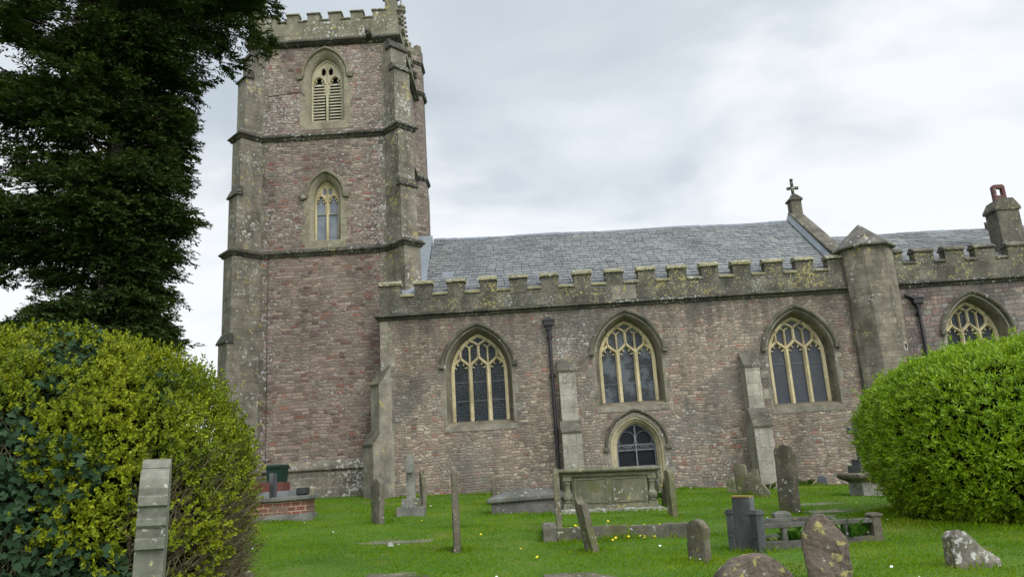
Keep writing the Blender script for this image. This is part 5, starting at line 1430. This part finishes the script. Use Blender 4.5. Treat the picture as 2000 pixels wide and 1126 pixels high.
core_mesh('shade_core', HC, HR, HE, 0.82, DARK, o, 0.10)  # added dark filler, seen as shade through gaps in the leaves
# bare twigs
b = MB(); tw = np.where((twig > 0.5) | (hollow > 0.5))[0]; tw = g3.permutation(tw)[:2200]
for i in tw:
    p = P[i] - N[i] * 0.22; q = Vector(p); d = Vector(N[i]) * 0.5 + Vector((0, 0, 0.55)) + Vector(g3.normal(size=3)) * 0.45; L = rnd.uniform(0.15, 0.42)
    d.normalize(); bend = Vector(g3.normal(size=3)) * 0.05
    b.tube([q, q + d * L * 0.5 + bend, q + d * L + bend * 0.4 + Vector((0, 0, 0.03))], [0.007, 0.005, 0.002], 3)
# two cut stumps of stem on the face
for cx, cz in ((-4.72, 0.95),):
    for k in range(7):
        a = rnd.uniform(-0.9, 0.9); y = -18.63
        b.tube([(cx, y + 0.12, cz - 0.25), (cx + 0.10 * math.sin(a), y, cz - 0.05), (cx + 0.26 * math.sin(a), y - 0.03, cz + rnd.uniform(0.05, 0.22))], [0.017, 0.014, 0.008], 5)
b.build('bare_twigs', mat('pale_twig', f_plain, col=(0.12, 0.10, 0.055), rough=0.9, var=0.4), o)

# tall dark conifer
o = empty('dark_conifer', (0, 0, 0))
tag(o, 'tall dark evergreen conifer with layered drooping branches beside the tower', 'tree')
TXc, TYc = -9.72, -7.0
def trunk_xy(z): return TXc - 0.03 * z, TYc
b = MB(); b.tube([(*trunk_xy(z), z) for z in (G(TXc, TYc) - 0.3, 0.5, 3, 6, 9, 12, 15.5, 17.5)], [0.46, 0.40, 0.36, 0.31, 0.26, 0.20, 0.10, 0.03], 10)
zr = np.array([-1.0, 1.0, 3.0, 3.7, 4.3, 4.8, 5.5, 6.1, 6.9, 7.5, 8.1, 8.6, 9.2, 9.9, 10.6, 11.1, 11.8, 12.5, 13.2, 14.5, 16.0, 17.6])
rr_ = np.array([1.5, 1.45, 1.3, 1.3, 1.0, 0.95, 0.95, 1.5, 1.85, 1.8, 1.45, 1.35, 1.65, 1.8, 1.95, 2.35, 3.4, 4.4, 4.2, 3.0, 1.6, 0.3])
rl_ = np.array([3.6, 3.6, 3.7, 3.8, 3.6, 3.6, 3.5, 3.7, 3.8, 3.7, 3.6, 3.8, 3.9, 3.9, 3.8, 3.7, 3.1, 2.3, 1.9, 1.6, 1.2, 0.3])
g4 = np.random.default_rng(21)
Ps = []; Ds = []
for zi in np.arange(0.2, 17.0, 0.235):
    for kk in range(6):
        ph = g4.uniform(0, 2 * PI)
        z = zi + g4.uniform(-0.15, 0.15)
        wgt = 0.5 + 0.5 * math.cos(ph)
        wgt = wgt ** 1.2
        R = np.interp(z, zr, rr_) * wgt + np.interp(z, zr, rl_) * (1 - wgt) * (0.88 if abs(math.sin(ph)) > .7 else 1)
        R = max(R * g4.uniform(0.80, 1.05) - 0.30, 0.15)
        tx, ty = trunk_xy(z)
        rise = g4.uniform(-0.1, 0.5)
        p0 = np.array([tx, ty, z - rise]); p2 = np.array([tx + R * math.cos(ph), ty + R * math.sin(ph), z]); p1 = (p0 + p2) / 2 + np.array([0, 0, 0.12 * R * g4.uniform(0.3, 1.2)])
        ts = np.linspace(0, 1, 6)[:, None]; path = (1 - ts) ** 2 * p0 + 2 * ts * (1 - ts) * p1 + ts ** 2 * p2
        b.tube(path, [0.055, 0.045, 0.036, 0.027, 0.018, 0.008], 4)
        n = int(44 + 42 * R)
        t = np.clip(0.14 + 0.90 * g4.random(n) ** 0.75, 0, 1.0)[:, None]
        c = (1 - t) ** 2 * p0 + 2 * t * (1 - t) * p1 + t ** 2 * p2
        hor = g4.normal(size=(n, 1)) * (0.16 + 0.20 * (1 - np.abs(t - 0.65)))
        side = np.array([-math.sin(ph), math.cos(ph), 0.0])
        c = c + side * hor + np.array([0, 0, 1.0]) * (g4.normal(size=(n, 1)) * 0.07)
        out = np.array([math.cos(ph), math.sin(ph), 0.0])
        d = unit(out + side * np.sign(hor) * g4.uniform(0.2, 1.1, (n, 1)) + np.array([0, 0, 1.0]) * g4.normal(-0.05, 0.28, (n, 1)))
        kp = fbm(c * np.array([1.0, 1.0, 1.5]), 0.85, 12, 3) + 0.06 * g4.normal(size=n) > (-0.10 if z > 7.5 else -0.34)
        Ps.append(c[kp]); Ds.append(d[kp])
Ps = np.concatenate(Ps); Ds = np.concatenate(Ds)
b.build('trunk', M['bark'], o, smooth=60)
Vs = []; Fs = []; off = 0
n = len(Ps); up = np.array([0, 0, 1.0]); Sd = unit(np.cross(Ds, up)); Ln = g4.uniform(0.22, 0.46, n)
for k in range(15):
    t = (k + 0.6) / 15; sg = 1 if k % 2 else -1
    base = Ps + Ds * (Ln * t)[:, None] - up * (0.10 * t * t * Ln)[:, None]
    ld = unit(Ds * 0.75 + Sd * (sg * (0.85 - 0.5 * t)) + g4.normal(size=(n, 3)) * 0.28 - up * 0.12)
    V, F = leaf_quads(base, ld, unit(up + g4.normal(size=(n, 3)) * 0.5), (0.165 - 0.07 * t) * g4.uniform(0.7, 1.3, n), 0.044 * g4.uniform(0.7, 1.3, n), 0.1)
    Vs.append(V); Fs.append(F + off); off += len(V)
arr_mesh('crown', np.concatenate(Vs), np.concatenate(Fs), mat('conifer_needles', f_leaf, stops=[(0.018, 0.026, 0.010), (0.028, 0.048, 0.013), (0.046, 0.076, 0.017), (0.085, 0.10, 0.028)], rough=0.7, trans=0.15, patch=0.5, psc=1.3, spec=0.15), o)

# ------------------------------------------------------------------ grass, weeds and flowers
def wedge(n, ymin, ymax, g, pw=1.0):
    """points spread over the part of the lawn the picture can show, thinning with distance"""
    y = ymin + (ymax - ymin) * g.random(n) ** pw
    dd = y + 25
    x = (g.random(n) * 2 - 1) * (0.78 * dd + 1.0) - 0.01 * dd
    return np.stack([x, y, gz(x, y)], 1)


g5 = np.random.default_rng(33)
P = wedge(330000, -18.5, -0.02, g5, 1.25)
bad = (P[:, 0] < -4.4) & (P[:, 1] > 0.9)
P = P[~bad]
worn_ = fbm(P * np.array([1, 1, 0]), 0.75, 19, 4)
P = P[(worn_ < 0.30) | (g5.random(len(P)) > 0.55)]
cl = fbm(P * np.array([1, 1, 0]), 0.9, 3, 3)
hgt = 0.034 * (1 + 0.45 * cl) * g5.uniform(0.6, 1.4, len(P))
def longer(x, y, r, k):
    global hgt
    hgt = hgt * (1 + k * np.exp(-((P[:, 0] - x) ** 2 + (P[:, 1] - y) ** 2) / (r * r)))
for ob in [q for q in COL.objects if q.name.split('.')[0] in ('gravestone', 'slate_headstone', 'stone_cross', 'wooden_post')]:
    longer(ob.location.x, ob.location.y, 0.27, 2.2)
for x in np.arange(0.3, 2.8, 0.35): longer(x, -12.25, 0.25, 1.2)
for x in np.arange(3.2, 4.9, 0.35): longer(x, -14.0, 0.22, 0.9)
for x in np.arange(-4.6, 16, 0.45): longer(x, -0.1, 0.35, 1.0 + 0.9 * math.sin(x * 3.1))
for x in np.arange(0.5, 3.2, 0.3): longer(x, -7.35, 0.22, 0.9)
for x in np.arange(-1.0, 0.9, 0.3): longer(x, -7.1, 0.22, 0.9)
for x in np.arange(-6.8, -5.1, 0.3): longer(x, -6.95, 0.22, 0.9)
for a_ in np.arange(0, 6.3, 0.25): longer(8.75 + 2.7 * math.cos(a_), -11.1 + 2.2 * math.sin(a_), 0.4, 1.2)
D = unit(np.stack([g5.normal(size=len(P)) * 0.45, g5.normal(size=len(P)) * 0.45, np.ones(len(P))], 1))
far = np.clip((P[:, 1] + 16) / 16, 0, 1)
V, F = leaf_quads(P - np.array([0, 0, 0.01]), D, unit(g5.normal(size=P.shape)), hgt, 0.010 + 0.012 * far)
tag(arr_mesh('grass', V, F, M['grass']), 'short bright green mown grass over the churchyard', 'grass', kind='stuff')


def flowers(name, label, cat, pts, r, colr, hz, centre=None):
    Vs = []; Fs = []; off = 0
    for x, y in pts:
        c = Vector((x, y, G(x, y) + hz)); n = 8
        tl = Vector((rnd.uniform(-.5, .5), rnd.uniform(-.9, 0), 1)).normalized(); a = tl.orthogonal().normalized(); b_ = tl.cross(a)
        rr = r * rnd.uniform(0.8, 1.25)
        Vs += [c + tl * r * 0.25] + [c + (a * math.cos(2 * PI * k / n) + b_ * math.sin(2 * PI * k / n)) * rr * (1 if k % 2 else 0.8) for k in range(n)]
        Fs += [(off, off + 1 + k, off + 1 + (k + 1) % n) for k in range(n)]; off += n + 1
    o = arr_mesh(name, np.array([v[:] for v in Vs]), np.array(Fs), mat(name + '_petal', f_plain, col=colr, rough=0.7, var=0.1))
    tag(o, label, cat, kind='stuff'); return o


q = wedge(110, -17, -1.0, g5, 1.1); q = q[(q[:, 0] > -6) & (fbm(q * np.array([1, 1, 0]), 0.5, 6, 2) > -0.1)]
flowers('daisies', 'tiny white daisies dotted over the lawn', 'flowers', [(p[0], p[1]) for p in q], 0.017, (0.80, 0.80, 0.76), 0.05)
yl = [(1.2 + rnd.uniform(-0.9, 1.1), -11.2 + rnd.uniform(-0.6, 1.6)) for _ in range(9)] + [(1.5 + rnd.uniform(-0.5, 0.7), -12.35 + rnd.uniform(-0.25, 0.05)) for _ in range(7)] + [(0.03, -14.0), (-0.9, -11.2), (-2.35, -8.0), (6.9, -7.9), (-0.2, -13.0)]
flowers('dandelions', 'small yellow dandelions and buttercups in and around the kerbed plot', 'flowers', yl, 0.021, (0.75, 0.55, 0.015), 0.06)


def strap_clump(label, x, y, n, L, W, colr_mat, name='leafy_clump', cat='plant', up=0.9, r=0.15, group='leafy plants among the graves', dz=0.0):
    g = np.random.default_rng(int(abs(x * 97 + y * 31)) + 3)
    a = g.uniform(0, 2 * PI, n); rad = np.stack([np.cos(a), np.sin(a), np.zeros(n)], 1)
    base = np.array([x, y, G(x, y) + dz]) + rad * (g.random(n) * r)[:, None]
    D1 = unit(rad * g.uniform(0.15, 0.7, n)[:, None] + np.array([0, 0, up])); Ln = L * g.uniform(0.6, 1.15, n)
    mid = base + D1 * (Ln * 0.6)[:, None]
    D2 = unit(rad * 0.9 + np.array([0, 0, 0.1]) + g.normal(size=(n, 3)) * 0.25); tip = mid + D2 * (Ln * 0.45)[:, None]
    S_ = unit(np.cross(D1, rad + 1e-3)) * W / 2
    V = np.stack([base - S_ * 0.6, base + S_ * 0.6, mid + S_, tip, mid - S_], 1).reshape(-1, 3)
    F = np.arange(n * 5).reshape(-1, 5)
    o = arr_mesh(name, V, F, colr_mat); tag(o, label, cat, group); return o


STR_M = mat('strap_leaf', f_leaf, stops=[(0.035, 0.11, 0.012), (0.07, 0.19, 0.02), (0.12, 0.26, 0.035)], rough=0.4, trans=0.25, patch=0.2)
WEED = mat('weed_leaf', f_leaf, stops=[(0.04, 0.08, 0.012), (0.09, 0.15, 0.02), (0.17, 0.20, 0.04)], rough=0.6, trans=0.25, patch=0.3)
strap_clump('strap-leaved clump inside the railed plot, by its middle baluster', 3.72, -13.62, 110, 0.30, 0.030, STR_M, r=0.17)
strap_clump('strap-leaved clump inside the railed plot, by its end post', 4.42, -13.50, 110, 0.40, 0.030, STR_M, r=0.16)
strap_clump('low leaves inside the railed plot, next to the slate headstone', 3.45, -13.5, 50, 0.16, 0.03, WEED, r=0.25)
strap_clump('tuft of leaves behind the rail, around the dark flower holder', 4.45, -12.2, 60, 0.30, 0.022, STR_M, r=0.30)
strap_clump('weeds at the foot of the second buttress, behind the tallest stone', 6.95, -1.0, 110, 0.24, 0.018, WEED, r=0.40)
strap_clump('weeds along the wall foot, between the buttress and the round vent', 8.15, -0.35, 120, 0.26, 0.02, WEED, r=0.5)
DAFF = mat('daffodil_yellow', f_plain, col=(0.78, 0.56, 0.02), rough=0.6, var=0.1)
for lab, x, y, h in (('yellow daffodil by the right end of the chest tomb', 3.42, -4.6, 0.40), ('orange-yellow daffodil behind the chest tomb corner', 2.98, -5.2, 0.78)):
    c = strap_clump(lab, x, y, 26, h * 0.8, 0.02, STR_M, name='daffodil', cat='flower', r=0.08, group='daffodils by the chest tomb')
    b = MB(); z0 = G(x, y)
    b.lathe([(0.012, z0 + h), (0.03, z0 + h + 0.012), (0.035, z0 + h + 0.05)], x, y - 0.05, 8)
    for k in range(6):
        a = k * PI / 3; b.add([(x, y - 0.05, z0 + h + 0.01), (x + 0.05 * math.cos(a - .4), y - 0.05 + 0.02, z0 + h + 0.05 * math.sin(a - .4)), (x + 0.085 * math.cos(a), y - 0.04, z0 + h + 0.085 * math.sin(a)), (x + 0.05 * math.cos(a + .4), y - 0.05 + 0.02, z0 + h + 0.05 * math.sin(a + .4))], [(0, 1, 2, 3)])
    b.tube([(x, y - 0.02, z0), (x, y - 0.04, z0 + h)], 0.006, 4)
    b.build('flower_head', DAFF, c)
